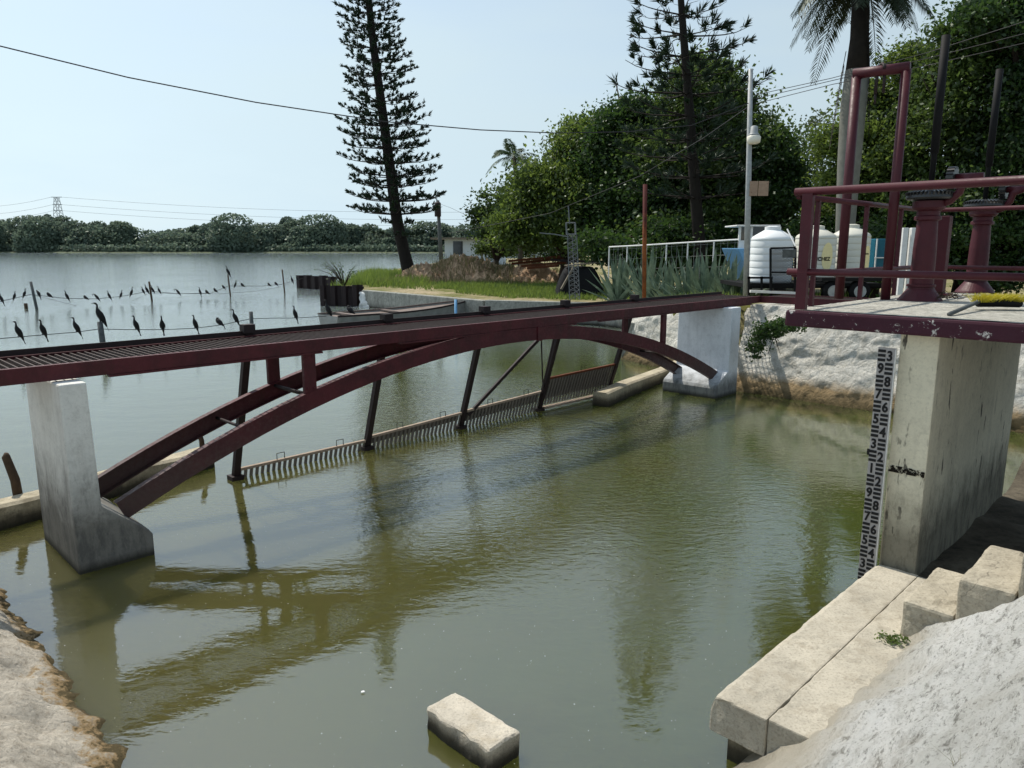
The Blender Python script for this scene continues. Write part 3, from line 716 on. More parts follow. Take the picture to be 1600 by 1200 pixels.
# springing brackets
sb = s0a-.05
for off in (0.02, .9):
    m = MB(); m.box(BR(sb+.02, off, z0a-.14), .2, .16, .03, (E, N, UP)); m.tube([BR(sb-.02, off-.06, z0a-.10), BR(sb-.02, off-.06, z0a-.02)], .018, 8); m.tube([BR(sb+.10, off+.05, z0a-.14), BR(sb+.10, off+.05, z0a-.06)], .018, 8)
    m.build('springing_bracket', M['rustbar'], root)

# second walkway along the top of the rubble wall
root2 = empty('walkway', BR(LB, 0, ZD), 'short maroon walkway turning off the footbridge toward the gate platform', 'walkway')
q0 = BR(LB, 0, 0)
for off in (0, .92):
    MB().sweep([(0, .07), (.05, .07), (.05, -.07), (0, -.07)], [q0+E*(off-.02)+Fd*x+UP*(ZD-.07) for x in (.0, 3, 7.0)], E).build('side_beam', M['maroon'], root2)
g = MB()
for k in range(103): g.box(q0+E*.45+Fd*(.06+k*.067)+UP*(ZD-.028), .012, .84, .03, (Fd, E, UP))
g.build('deck_grating', M['grate'], root2)

# ---- piers of the footbridge
def pierbridge(s0, s1, foot, mat, label, ztip, zhi):
    c = BR((s0+s1)/2, .4, 0); root = empty('bridge_pier', c, label, 'pier', 'concrete piers of the footbridge')
    o0, o1 = -.20, 1.02
    m = MB(); sg = 1 if foot > s1 else -1
    if sg > 0: prof = [(s0, -1), (s0, 1.765), (s1, 1.765), (s1+.02, zhi), (foot-.04, ztip), (foot, ztip-.06), (foot, -1)]
    else: prof = [(s1, -1), (s1, 1.765), (s0, 1.765), (s0-.02, zhi), (foot+.04, ztip), (foot, ztip-.06), (foot, -1)]
    m.prism([BR(s, o0, z) for s, z in prof], N*(o1-o0)).build('shaft', M[mat], root, bevel=.018)
    MB().box(BR((s0+s1)/2, .46, 1.775), .16, .7, .02, (E, N, UP)).build('bearing_plate', M['darksteel'], root)
pierbridge(.38, .60, 1.04, 'pier', 'nearer bridge pier of white concrete, grey and wet at its sloping foot', .27, .60)
print('RP', onbr(1140, 482, -.2), onbr(1135, 622, -.2), onbr(1045, 612, .9), onbr(1067, 500, 1.0), onbr(1158, 600, -.2))
pierbridge(12.12, 12.48, 11.62, 'pier2', 'farther bridge pier of bluish white concrete beside the rubble wall', .26, .50)

# ---- trash screens hung upstream
SP = [2.66, 4.66, 6.50, 8.40, 10.42]
root = empty('trash_screen', BR(6.5, 1.55, 0), 'row of leaning dark posts carrying rusty bar screens across the water behind the arches', 'trash screen')
def scr(s, z): return BR(s, 1.55 - .60*(z/1.85), z)       # leaning plane
for i, s in enumerate(SP):
    w = .085; p0, p1 = scr(s, -.15), scr(s, 1.98)
    m = MB(); t_ = (p1-p0).normalized(); m.box((p0+p1)/2, w, .07, (p1-p0).length, (E, E.cross(t_).normalized(), t_)); m.build('post', M['darksteel'], root)
    MB().box(scr(s, 2.0)+N*.03, .14, .12, .10, (E, N, UP)).build('winch_bracket', M['darksteel'], root)
    MB().box(scr(s, .02), .16, .16, .07, (E, N, UP)).build('shoe', M['darksteel'], root)
zt = [(.13, .15), (.20, .28), (.30, .38), (.62, .66)]; zb = [-.12, -.12, -.12, .10]
for i in range(4):
    sa, sb_ = SP[i]+.05, SP[i+1]-.05; za, zb_ = zt[i]
    pan = MB().beam(scr(sa, za), scr(sb_, zb_), .05, .035).build('screen_panel', M['rustbar'] if i != 3 else M['rust'], root)
    pan_off = root.location
    b = MB(); n = int((sb_-sa)/.078)
    for k in range(n+1):
        q = k/n; s = sa+(sb_-sa)*q; z1 = za+(zb_-za)*q
        jit = random.uniform(-.006, .006)
        b.beam(scr(s+jit, zb[i]), scr(s, z1), .016, .04, E)
    b.build('bars', M['bar'], root)
    if i in (1, 2, 3):                   # upper solid strip seen behind the bars
        m = MB(); th = (0, .13, .2, .42)[i]
        m.add([scr(sa, za-th)+N*.04, scr(sb_, zb_-th)+N*.04, scr(sb_, zb_)+N*.04, scr(sa, za)+N*.04], [(0, 1, 2, 3)]).build('backing_plate', M['bar'], root)
    for q in (.30, .78) if i != 3 else (.5,):
        s = sa+(sb_-sa)*q; z1 = za+(zb_-za)*q; a_ = scr(s-.055, z1); b_ = scr(s+.055, z1)
        MB().tube([a_, a_+UP*.10, b_+UP*.10, b_], .006, 6).build('lifting_handle', M['black'], root)
MB().beam(scr(SP[3]+.05, .06)-N*.06, scr(SP[4]-.08, .07)-N*.06, .12, .03).build('sill_beam', M['rustbar'], root)
MB().beam(scr(SP[3]-.15, 1.72), scr(SP[2]+.12, .22), .05, .05).build('diagonal_brace', M['darksteel'], root)
MB().beam(scr(SP[3]-.55, 1.70), scr(SP[3]-.04, .45), .022, .022).build('thin_brace', M['darksteel'], root)
MB().beam(scr(SP[3]-.12, 1.72), scr(SP[3]-.08, .20)-N*.04, .02, .02).build('thin_brace', M['darksteel'], root)
MB().beam(scr(SP[4]+.0, 1.05), scr(SP[4]+1.0, 1.05), .035, .03).build('side_strut', M['darksteel'], root)

# ---- low walls in the water
def lowwall(pts, label, w=.30, h=.27):
    c = (Vector(pts[0])+Vector(pts[-1]))/2; root = empty('low_wall', (c.x, c.y, 0), label, 'wall')
    m = MB(); path = [Vector((p[0], p[1], 0)) for p in pts]
    n = len(path); k = 0; L = []
    for i, p in enumerate(path):
        t_ = (path[min(i+1, n-1)]-path[max(i-1, 0)]).normalized(); sd = Vector((-t_.y, t_.x, 0))
        hz = h + .02*math.sin(i*1.7)
        for (x, z) in ((-w/2-.02, -.8), (-w/2, hz-.03), (-w/2+.04, hz), (w/2-.04, hz), (w/2, hz-.03), (w/2+.02, -.8)): L.append(p+sd*x+UP*z)
    F_ = [(i*6+j, i*6+j+1, (i+1)*6+j+1, (i+1)*6+j) for i in range(n-1) for j in range(5)] + [tuple(range(6)), tuple((n-1)*6+j for j in range(6))]
    m.add(L, F_).build('coping', M['lowwall'], root)
    return root
a0_, a1_ = G(-60, 803, .25), G(322, 700, .25)
lowwall([a0_-Vector((3, 1.6, 0))] + [a0_.lerp(a1_, q) for q in lin(0, 1, 7)], 'low tan concrete wall in the water behind the nearer pier, left')
a0_, a1_ = G(938, 612, .28), G(1062, 563, .28)
lowwall([a0_.lerp(a1_, q) for q in lin(0, 1, 5)] + [a1_+Vector((.8, .9, 0))], 'low tan concrete wall between the screens and the farther pier')
p = G(29, 770, .25); m = MB().tube([p-UP*.2, p+Vector((-.02, 0, .15)), p+Vector((-.09, 0, .42)), p+Vector((-.08, 0, .46))], [.05, .048, .042, .02], 8)
o = m.build('wooden_stump', M['wood'], smooth=True); tag(o, 'short dark wooden stump standing on the low wall at the left edge', 'stump')
p = G(316, 700, .25); m = MB().tube([p-UP*.1, p+UP*.10, p+Vector((-.04, 0, .26))], [.04, .035, .035], 8)
o = m.build('wooden_stump', M['wood'], smooth=True); tag(o, 'small stub at the right end of the left low wall, between the arches', 'stump')

# ---- rubble retaining walls
def rubble(name, p, q, z0, z1a, z1b, batter, nrm, n, m_, label, amp=.07, freq=1.3, thick=.7):
    p, q = Vector(p), Vector(q); L = (q-p).length
    def fn(u, w):
        zt_ = z1a+(z1b-z1a)*u
        if w <= 1: z = z0+(zt_-z0)*w; c = p.lerp(q, u)-nrm*(batter*(z-0)/1.75); k = 1
        else: z = zt_; c = p.lerp(q, u)-nrm*(batter*zt_/1.75+(w-1)*thick); k = .4
        c = c+UP*z; d = amp*k*(fr((c.x*freq, c.y*freq, c.z*freq*1.6), 5, .7)+.7*noise.voronoi(Vector((c.x*freq*1.3, c.y*freq*1.3, c.z*freq*2)))[0][0])
        c = c + (nrm if w <= 1 else UP)*d; return tuple(c)
    o = grid(name, lin(0, 1, n), lin(0, 1, m_)+[1.05, 1.3, 1.7, 2.], fn, M['white_rubble']); return tag(o, label, 'wall')
rubble('retaining_wall', AB(14.0, -7.6), AB(14.0, 3.5), -.8, 1.74, 1.78, .85, -E, 330, 70, 'rough whitewashed rubble wall beside the farther bridge pier')
d_ = Vector((5.0-2.95, 15.5-19.6, 0)).normalized()
rubble('retaining_wall', (2.95, 19.6, 0), (5.05, 15.4, 0), -.8, 1.15, 1.72, .5, Vector((-.89, -.45, 0)), 130, 50, 'whitewashed rubble wall section seen under the footbridge deck, behind the farther pier')
# basin wall
BW = [(-7.4, 37.35), (-1.04, 30.0), (3.44, 28.4), (4.5, 26.8), (3.1, 19.5)]
root = empty('basin_wall', (0, 30, 0), 'grey stained concrete wall around the boat basin behind the footbridge', 'wall')
for i in range(4):
    p, q = Vector(BW[i]+(0,)), Vector(BW[i+1]+(0,)); t_ = (q-p).normalized(); L = (q-p).length
    MB().box((p+q)/2+UP*(-.1+(.0, .02, -.02, .15)[i]/2), L-.02, .35, 1.86+(.0, .02, -.02, .15)[i], (t_, Vector((-t_.y, t_.x, 0)), UP)).build('wall_segment', M['basin'], root, bevel=.03)
# sheet piles
def sheetpiles(p, q, n, zt_, label):
    p, q = Vector(p), Vector(q); root = empty('sheet_pile_wall', p, label, 'sheet pile', 'sheet pile rows by the grassy point'); t_ = (q-p).normalized(); nn = Vector((t_.y, -t_.x, 0))
    L = (q-p).length/n
    for i in range(n):
        m = MB(); pts = []
        for (x, y) in ((0, 0), (.12, .18), (.5, .18), (.62, 0), (1.0, 0)): pts.append(p+t_*(L*(i+x))+nn*y)
        jz = zt_+random.uniform(-.04, .04)
        for a_, b_ in zip(pts[:-1], pts[1:]): m.add([a_-UP*.5, b_-UP*.5, b_+UP*jz, a_+UP*jz], [(0, 1, 2, 3)])
        m.build('pile', M['darksteel'], root)
    MB().beam(p+UP*(zt_-.12)-nn*.1, q+UP*(zt_-.12)-nn*.1, .2, .12).build('capping_beam', M['darksteel'], root)
sheetpiles((-9.8, 37.9, 0), (-7.55, 37.7, 0), 4, 1.04, 'nearer row of dark rusty sheet piles at the tip of the grassy point')
sheetpiles((-15.6, 54.2, 0), (-12.2, 51.8, 0), 5, .95, 'farther low row of dark sheet piles sticking out into the lake')
# rag / plastic by the piles
o = grid('plastic_sheet', lin(0, 1, 12), lin(0, 1, 12), lambda u, v: tuple(Vector((-7.6+u*.9, 37.1-v*.3, .75-v*.8+.0))+Vector((.12*fr((u*4, v*4, 1)), .2*fr((u*3, v*3, 5)), 0))), M['whitepaint'])
tag(o, 'crumpled white sheet hanging where the basin wall meets the sheet piles', 'sheet')

# ---- loose block and floating bits
tl, tb, tr_, tf = [G(u, v, .16) for u, v in ((664, 1103), (712, 1079), (814, 1141), (766, 1172))]
m = MB().add([tl, tb, tr_, tf, tl-UP*.5, tb-UP*.5, tr_-UP*.5, tf-UP*.5], [(0, 1, 2, 3), (4, 7, 6, 5), (0, 4, 5, 1), (1, 5, 6, 2), (2, 6, 7, 3), (3, 7, 4, 0)])
import bmesh
o = m.build('concrete_block', M['block']); bm = bmesh.new(); bm.from_mesh(o.data)
bmesh.ops.bevel(bm, geom=list(bm.edges), offset=.03, segments=3, affect='EDGES', profile=.6)
bmesh.ops.subdivide_edges(bm, edges=list(bm.edges), cuts=7, use_grid_fill=True)
for v in bm.verts: v.co += Vector((1, .8, .7))*(.012*fr(v.co*14, 4)) + v.co.normalized()*0
bm.to_mesh(o.data); bm.free(); tag(o, 'loose pale concrete block standing in the shallow green water', 'block')
p = G(567, 1081, .008); o = MB().add([p+Vector((-.012, -.006, 0)), p+Vector((0, -.01, .003)), p+Vector((.014, 0, .001)), p+Vector((.004, .012, .004)), p+Vector((-.012, .006, .002))], [(0, 1, 2, 3, 4)]).build('floating_petal', M['whitepaint'])
tag(o, 'tiny white scrap floating on the water left of the concrete block', 'scrap')

# ---- small plants
def weed(name, c, n, r, leaf, mat, label, down=0.):
    P = np.array(c)+rng.normal(size=(n, 3))*np.array(r); P[:, 2] = np.maximum(P[:, 2], c[2]-(r[2]*2 if down else -.01)); V, Q = leaves_np(P, leaf)
    k = npmesh(name, V, Q, M[mat]); return tag(k, label, 'plant')
weed('weed', tuple(G(1396, 1000, .46)), 130, (.05, .035, .012), .028, 'leaf_a', 'small green weed growing on the concrete ledge by the lowest step')
pc = G(1228, 520, 0); wc = AB(13.55, -6.55, 1.25)
root = empty('wall_shrub', wc, 'leafy green shrub hanging from the rubble wall below the platform corner', 'shrub')
P = blob_points([(tuple(wc+UP*.12), (.28, .24, .2)), (tuple(wc+Vector((-.18, .12, -.2))), (.16, .14, .2)), (tuple(wc+Vector((.3, -.25, .25))), (.3, .25, .12))], 110, 30, .06, .3)
V, Q = leaves_np(P, .06); npmesh('foliage', V, Q, M['leaf_c'], root)
m = MB()
for k in range(8): m.tube([wc+E*.25, wc+Vector((random.uniform(-.3, .3), random.uniform(-.3, .1), random.uniform(-.4, .3)))], [.012, .004], 5)
m.build('stems', M['bark'], root)
gp = G(1503, 1196, 1.04); bp = np.array([tuple(gp+Vector((random.uniform(-.03, .03), random.uniform(-.02, .02), -.02))) for _ in range(16)])
V, Q = blades_field(bp, .05+.05*rng.random(16), .0016, .7); tag(npmesh('dry_sprig', V, Q, M['drygrass']), 'little dry grass sprig growing on the whitewashed slope near the bottom edge', 'plant')
# ------------------------------------------------------------------ BIRDS
def bird_mesh(kind):
    m = MB()
    if kind == 'up':
        pts = [(0, -.16, -.14), (0, -.12, -.02), (0, -.07, .09), (0, -.02, .20), (0, .02, .29), (0, .035, .36), (0, .03, .42), (0, .03, .47), (0, .06, .505), (0, .10, .515)]
        rr = [.02, .045, .085, .095, .07, .036, .026, .024, .032, .018]
        m.tube([Vector(p) for p in pts], rr, 10, flat=.95, ref=Vector((1, 0, 0))); m.tube([(0, .10, .515), (0, .17, .505)], [.012, .004], 6)
    elif kind == 'hunch':
        pts = [(0, -.22, -.04), (0, -.15, .02), (0, -.07, .09), (0, .0, .15), (0, .05, .20), (0, .07, .245), (0, .05, .28), (0, .0, .28)]
        rr = [.02, .05, .095, .105, .085, .05, .04, .025]
        m.tube([Vector(p) for p in pts], rr, 10, flat=.95, ref=Vector((1, 0, 0))); m.tube([(0, .02, .28), (0, -.06, .25)], [.014, .004], 6)
    else:
        pts = [(0, -.2, -.12), (0, -.13, -.0), (0, -.07, .1), (0, 0, .2), (0, .05, .27), (0, .09, .32), (0, .12, .35), (0, .17, .36), (0, .21, .34), (0, .23, .29)]
        rr = [.02, .05, .09, .09, .07, .04, .028, .026, .03, .02]
        m.tube([Vector(p) for p in pts], rr, 10, flat=.95, ref=Vector((1, 0, 0))); m.tube([(0, .23, .29), (0, .22, .22)], [.013, .004], 6)
    tail = -.16 if kind == 'up' else (-.22 if kind == 'hunch' else -.2)
    tz = {'up': -.14, 'hunch': -.04, 'pre': -.12}[kind]
    m.add([(-.02, tail, tz+.01), (.02, tail, tz+.01), (.032, tail-.04, tz-.12), (-.032, tail-.04, tz-.12)], [(0, 1, 2, 3)])
    for s in (-1, 1):
        m.tube([(s*.035, -.03, .1), (s*.03, -.01, 0.0)], [.02, .012], 6)
        m.add([(s*.03-.02, .05, .004), (s*.03+.02, .05, .004), (s*.03, -.03, .004)], [(0, 1, 2)])
        m.add([(s*.088, -.12, -.03), (s*.105, -.04, .18), (s*.07, .0, .25), (s*.085, -.07, .08)], [(0, 1, 2, 3)])
    o = m.build('cormorant', M['bird'], smooth=True); COL.objects.unlink(o); return o
BM = {k: bird_mesh(k) for k in ('up', 'hunch', 'pre')}
def put_bird(kind, p, rz, sc, label):
    o = BM[kind].copy(); COL.objects.link(o); o.location = p; o.rotation_euler = (0, 0, rz); o.scale = (sc, sc, sc); o.name = 'cormorant'
    tag(o, label, 'cormorant', 'black cormorants perched along the wires')
ORD = ['first', 'second', 'third', 'fourth', 'fifth', 'sixth', 'seventh', 'eighth', 'ninth', 'tenth', 'eleventh', 'twelfth', 'thirteenth', 'fourteenth', 'fifteenth', 'sixteenth', 'seventeenth', 'eighteenth', 'nineteenth', 'twentieth', 'twenty-first', 'twenty-second', 'twenty-third', 'twenty-fourth', 'twenty-fifth', 'twenty-sixth']
# wires: image survey, given height
def wire(pts, label, r=.012):
    m = MB(); P = [Vector(p) for p in pts]; m.tube(P, r, 5); o = m.build('wire', M['wire']); return tag(o, label, 'wire')
farw = [(-60, 482, .55), (0, 471, .6), (48, 460, .66), (100, 466, .58), (150, 467, .56), (190, 463, .58), (233, 455, .66), (280, 459, .6), (330, 458, .6), (356, 447, .68), (410, 447, .62), (441, 444, .66), (475, 434, .95)]
def yfar(u): return 34 + (u/441.)*14 if u < 441 else 48 + (u-441)*.18
FW = [A(u, v, yfar(u)) for u, v, z in farw]
nearw = [(-80, 534), (0, 529), (70, 523), (119, 519), (155, 514), (200, 515), (254, 515), (305, 513), (350, 507), (392, 498), (430, 497), (461, 497), (510, 494)]
def ynear(u): return 20 + (u/400.)*5.5
NW = [A(u, v, ynear(u)) for u, v in nearw]
wire(FW, 'far thin wire strung over the lake between stakes with many birds', .014)
FW2 = [A(u, v, yfar(u)) for u, v in ((48, 460), (120, 478), (190, 478), (233, 458), (300, 459), (345, 459), (400, 455), (441, 448), (470, 436))]
wire(FW2, 'sagging lower strand below the far bird wire', .008)
wire(NW, 'near thin wire with black birds running toward the moored boat', .011)
def vat(W, arr, u):
    for i in range(len(arr)-1):
        if arr[i][0] <= u <= arr[i+1][0]:
            q = (u-arr[i][0])/(arr[i+1][0]-arr[i][0]); return W[i].lerp(W[i+1], q)
fb = [(2, 'up'), (23, 'up'), (39, 'up'), (60, 'pre'), (76, 'hunch'), (104, 'up'), (133, 'hunch'), (151, 'pre'), (170, 'up'), (190, 'up'), (206, 'up'), (223, 'up'), (229, 'up'), (238, 'up'), (248, 'up'), (278, 'pre'), (312, 'up'), (323, 'hunch'), (336, 'hunch'), (349, 'hunch'), (368, 'up'), (378, 'hunch'), (420, 'hunch'), (431, 'hunch'), (455, 'up'), (463, 'up')]
pose = {'up': 'upright', 'hunch': 'hunched', 'pre': 'bent-necked'}
rb = random.Random(4)
for i, (u, k) in enumerate(fb):
    p = vat(FW, farw, u)-UP*.03; put_bird(k, p, rb.choice((1.2, 1.5, 1.9, -1.4, 2.3))+rb.uniform(-.3, .3), rb.uniform(.66, .80), '%s %s cormorant from the left on the far wire' % (pose[k], ORD[i]))
nb_ = [(28, 'up'), (67, 'up'), (119, 'up'), (212, 'up'), (254, 'up'), (305, 'up'), (342, 'hunch'), (367, 'up'), (461, 'up')]
for i, (u, k) in enumerate(nb_):
    p = vat(NW, nearw, u); put_bird(k, p, (2.7, 3.0, 2.5, 2.8, 3.4, 2.9, 1.4, 2.2, 2.8)[i], .84, '%s cormorant from the left on the near wire, %s' % (ORD[i], pose[k]))
def stake(u, v0, v1, Y, r, label, mat='post', lean=0):
    a_ = A(u, v0, Y); b_ = Vector((a_.x+lean, Y, -.6)); o = MB().tube([a_, b_], [r*.9, r], 8).build('stake', M[mat], smooth=True); tag(o, label, 'stake', 'stakes holding the bird wires'); return a_
stake(48, 440, 0, yfar(48), .07, 'tall grey stake of the far wire, leftmost', lean=.2)
stake(233, 440, 0, yfar(233), .06, 'dark stake of the far wire with birds crowded on both sides', 'wood', .1)
pt = stake(356, 429, 0, yfar(356), .05, 'thin far stake with a single bird perched on its top', 'wood', .1)
put_bird('up', pt, 1.6, 1.0, 'cormorant perched on the very top of a thin far stake')
stake(441, 421, 0, yfar(441), .05, 'thin far stake close to the sheet piles', 'wood', .1)
stake(40, 474, 0, 36.0, .09, 'short stump of a stake low in the lake left of the tall stake', 'wood')
pt = stake(156, 503, 0, ynear(156), .09, 'thick near stake with a bird on top, just behind the bridge deck', 'post', .05)
put_bird('up', pt, 2.3, 1.1, 'large upright cormorant on top of the thick near stake')
stake(392, 487, 0, ynear(392), .075, 'bare square near stake right of the hunched bird', 'post')
o = stake(712, 468, 0, 27.5, .055, 'blue mooring post beside the boat bow', 'blue')
# ------------------------------------------------------------------ BOAT
bs, bb = G(512, 492, .52), G(737, 472, .66)
root = empty('rowing_boat', ((bs.x+bb.x)/2, (bs.y+bb.y)/2, 0), 'long open grey wooden boat moored behind the footbridge', 'boat')
t_ = (Vector((bb.x, bb.y, 0))-Vector((bs.x, bs.y, 0))); Lb = t_.length; t_.normalize(); sd = Vector((-t_.y, t_.x, 0)); st = Vector((bs.x, bs.y, 0))
def bx_(q, w): return .88*(1-max(0, (q-.45)/.55)**2.2)*(.86+.14*min(1, q/.3))*w
secs = lin(0, 1, 17); V = []; Q = []
for q in secs:
    zg = .50+.34*max(0, q-.35)**1.6*1.6; hw = max(.02, bx_(q, 1)); cx = st+t_*(Lb*q)
    ks = max(.015, hw*.65)
    for (x, z) in ((-hw, zg), (-ks, -.15), (ks, -.15), (hw, zg)): V.append(cx+sd*x+UP*z)
for i in range(16):
    for j in range(3): Q.append((i*4+j, i*4+j+1, (i+1)*4+j+1, (i+1)*4+j))
Q.append((0, 1, 2, 3))
m = MB().add(V, Q); m.build('hull', M['boathull'], root)
V2 = []; Q2 = []
for q in secs:
    zg = .50+.34*max(0, q-.35)**1.6*1.6; hw = max(.015, bx_(q, 1)-.05); cx = st+t_*(Lb*q)
    V2 += [cx-sd*hw+UP*(zg-.07), cx+sd*hw+UP*(zg-.07)]
for i in range(16): Q2.append((i*2, i*2+1, i*2+3, i*2+2))
MB().add(V2, Q2).build('deck_boards', M['boatin'], root)
for sgn in (-1, 1):
    MB().tube([st+t_*(Lb*q)+sd*(sgn*max(.02, bx_(q, 1)))+UP*(.51+.34*max(0, q-.35)**1.6*1.6) for q in secs], .035, 6).build('gunwale', M['boatin'] if sgn > 0 else M['darksteel'], root)
for q in (.12, .42, .68): MB().box(st+t_*(Lb*q)+UP*.50, .22, bx_(q, 1)*1.8, .04, (t_, sd, UP)).build('thwart', M['boatin'], root)
put_bird('up', bs+UP*.02, 2.1, 1., 'cormorant standing on the left end of the moored boat')
put_bird('hunch', st+t_*(Lb*.16)+sd*.3+UP*.5, 1.4, .95, 'hunched bird resting inside the left part of the moored boat')
# ------------------------------------------------------------------ VEGETATION
# pine by the water
def ax1(z):
    pts = [(430, 640), (350, 621), (200, 601), (60, 582), (0, 576), (-200, 560), (-500, 545)]
    Y = 52.; base = []
    for v, u in pts: p = A(u, v, Y); base.append((p.z, p.x))
    base.sort()
    if z <= base[0][0]: return Vector((base[0][1]+(base[0][0]-z)*.1, Y, z))
    for i in range(len(base)-1):
        if base[i][0] <= z <= base[i+1][0]:
            q = (z-base[i][0])/(base[i+1][0]-base[i][0]); return Vector((base[i][1]+(base[i+1][1]-base[i][1])*q, Y, z))
    return Vector((base[-1][1], Y, z))
zb1 = .95
def rf1(z):
    q = (z-4.2)/26.; return (1.6 if z < 4.6 else 3.45)*(1-max(0, q)**1.15*.98) + .15 if z < 30 else .2
build_pine(tuple(ax1(zb1)), ax1, 3.6, 30., rf1, .44, 'tall dark leaning pine standing alone on the grassy point by the lake', .80, 9, .38, 20, 'tall tiered pines', 1.5, 5.)
def ax2(z):
    p0 = A(1094, 400, 33.); p1 = A(1064, 0, 33.); q = (z-p0.z)/(p1.z-p0.z); return Vector((p0.x+(p1.x-p0.x)*q, 33., z))
def rf2(z): return 2.9*(1-max(0, (z-9.)/11.)**1.3) + .15 if z < 20 else .2
build_pine(tuple(ax2(1.2)), ax2, 5.0, 19.5, rf2, .30, 'sparser tiered pine rising in front of the big dark trees', .80, 6, .56, 34, 'tall tiered pines', .62, None, .045)
def blob(u, v, Y, ru, rv, ry=None):
    p = A(u, v, Y); return (tuple(p), (ru*Y/F, ry or ru*Y/F*.8, rv*Y/F))
def gz(x, y): return zground(x, y)
def T(u, Y, blobs, mat, label, nc, per=45, cr=.45, leaf=.2, r0=.3, **k):
    x = (u-800)/F*Y; b = Vector((x, Y, gz(x, Y)))
    return tree(k.pop('name', 'broadleaf_tree'), b, [blob(bu, bv, Y+dy, ru, rv) for bu, bv, dy, ru, rv in blobs], mat, label, nc, per, cr, leaf, r0, group='broadleaf trees on the bank', **k)
T(770, 48, [(757, 343, 0, 22, 18), (780, 322, 0, 28, 28), (806, 345, 1, 32, 30), (775, 362, 0, 24, 14)], 'leaf_b', 'loose light-crowned tree behind the small white house', 300, 26, .35, .22, .2, shell=.2)
T(880, 44, [(850, 305, 0, 42, 44), (832, 350, -2, 52, 36), (888, 258, 0, 40, 40), (928, 222, 0, 42, 34), (880, 330, -2, 66, 52)], 'leaf_a', 'yellowish green tree with drooping foliage, left part of the big dark grove', 1500, 50, .5, .22, .35, droop=.8)
T(1000, 41, [(968, 255, 0, 56, 60), (1005, 196, 1, 48, 44), (960, 330, 0, 80, 56), (975, 190, 2, 30, 20), (1030, 300, -1, 70, 90)], 'leaf_c', 'large dark green tree filling the middle of the grove', 1500, 50, .5, .21, .4)
T(1110, 39, [(1080, 170, 0, 60, 55), (1130, 155, 1, 50, 45), (1160, 210, 0, 42, 50), (1110, 260, -1, 80, 70), (1170, 300, 0, 50, 50), (1060, 250, 0, 60, 80), (1090, 345, 0, 100, 40)], 'leaf_b', 'large dark green tree right behind the sparser pine', 1700, 50, .5, .21, .4)
T(1215, 37, [(1205, 245, 0, 35, 30), (1225, 290, 0, 35, 50), (1200, 340, 0, 50, 40)], 'leaf_c', 'smaller dark tree at the right end of the grove behind the lamp pole', 500, 45, .4, .19, .25)
T(1285, 46, [(1275, 240, 0, 22, 45), (1265, 310, 0, 28, 40), (1290, 340, 0, 30, 30)], 'leaf_d', 'thin hazy grey-green tree between the grove and the royal palm', 260, 22, .35, .2, .15, shell=.1)
T(1355, 31, [(1345, 205, 0, 45, 35), (1370, 260, 0, 60, 60), (1310, 260, 0, 25, 60), (1340, 320, 0, 50, 35), (1400, 160, 1, 50, 60), (1385, 330, 0, 60, 50)], 'leaf_a', 'bright green broadleaf tree behind the hoist frame and royal palm', 1300, 42, .33, .17, .3)
T(1500, 29, [(1480, 130, 0, 60, 60), (1530, 60, 0, 70, 60), (1560, 180, 0, 80, 90), (1460, 230, 0, 60, 80), (1530, 330, 0, 110, 70), (1600, 60, 2, 70, 70), (1450, 330, 0, 80, 60)], 'leaf_b', 'big shady tree hanging over the gate platform at the right edge', 1700, 46, .38, .17, .4, droop=.6)
T(1640, 27, [(1620, 130, 0, 60, 110), (1640, 280, 0, 80, 120), (1580, 20, 0, 60, 50)], 'leaf_c', 'dark tree partly cut by the right edge of the picture', 900, 46, .38, .17, .35, droop=.6)
# understory hedges
T(765, 50, [(762, 391, 0, 22, 9), (785, 388, 0, 18, 12)], 'leaf_b', 'low rounded bush in front of the small white house', 200, 40, .2, .14, .06, name='bush', cat='bush')
T(830, 53, [(815, 385, 0, 34, 16), (865, 383, 1, 50, 20)], 'leaf_c', 'dark bush behind the dirt mound and stacked planks', 300, 40, .3, .16, .08, name='bush', cat='bush')
T(1060, 34, [(960, 395, 0, 50, 25), (1040, 390, 1, 60, 30), (1120, 380, 1, 60, 35)], 'leaf_c', 'dark hedge of undergrowth behind the agave plants', 600, 40, .4, .2, .08, name='bush', cat='bush')
T(1450, 25, [(1380, 400, 3, 60, 40), (1470, 380, 3, 80, 50), (1570, 400, 2, 80, 60), (1280, 390, 6, 60, 40)], 'leaf_c', 'dark undergrowth behind the gear pedestals', 1000, 40, .3, .16, .08, name='bush', cat='bush')
# royal palm
Yp = 23.; pb = Vector(((1330-800)/F*Yp, Yp, 1.6))
root = empty('royal_palm', pb, 'tall royal palm with pale smooth trunk and dark hanging crown at the top', 'palm tree')
tk = [A(u, v, Yp) for u, v in ((1318, 470), (1321, 350), (1327, 250), (1334, 160), (1340, 110))]
MB().tube([pb-UP*.5]+tk, [.30, .30, .28, .33, .36, .34], 18).build('trunk', M['palmtrunk'], root, True)
crown = A(1347, -62, Yp); MB().tube([A(1340, 112, Yp), A(1343, 60, Yp), crown], [.34, .26, .22], 14).build('crownshaft', M['barkdk'], root, True)
V = []; Q = []; rp = random.Random(9)
for k in range(64):
    frond(V, Q, crown+UP*rp.uniform(-.2, .5), k*2.4+rp.uniform(-.2, .2), rp.uniform(-.45, .8), rp.uniform(1.8, 2.7), rp.uniform(.35, .8), .66, 30, .024, .5)
npmesh('fronds', [tuple(v) for v in V], Q, M['palmleaf'], root)
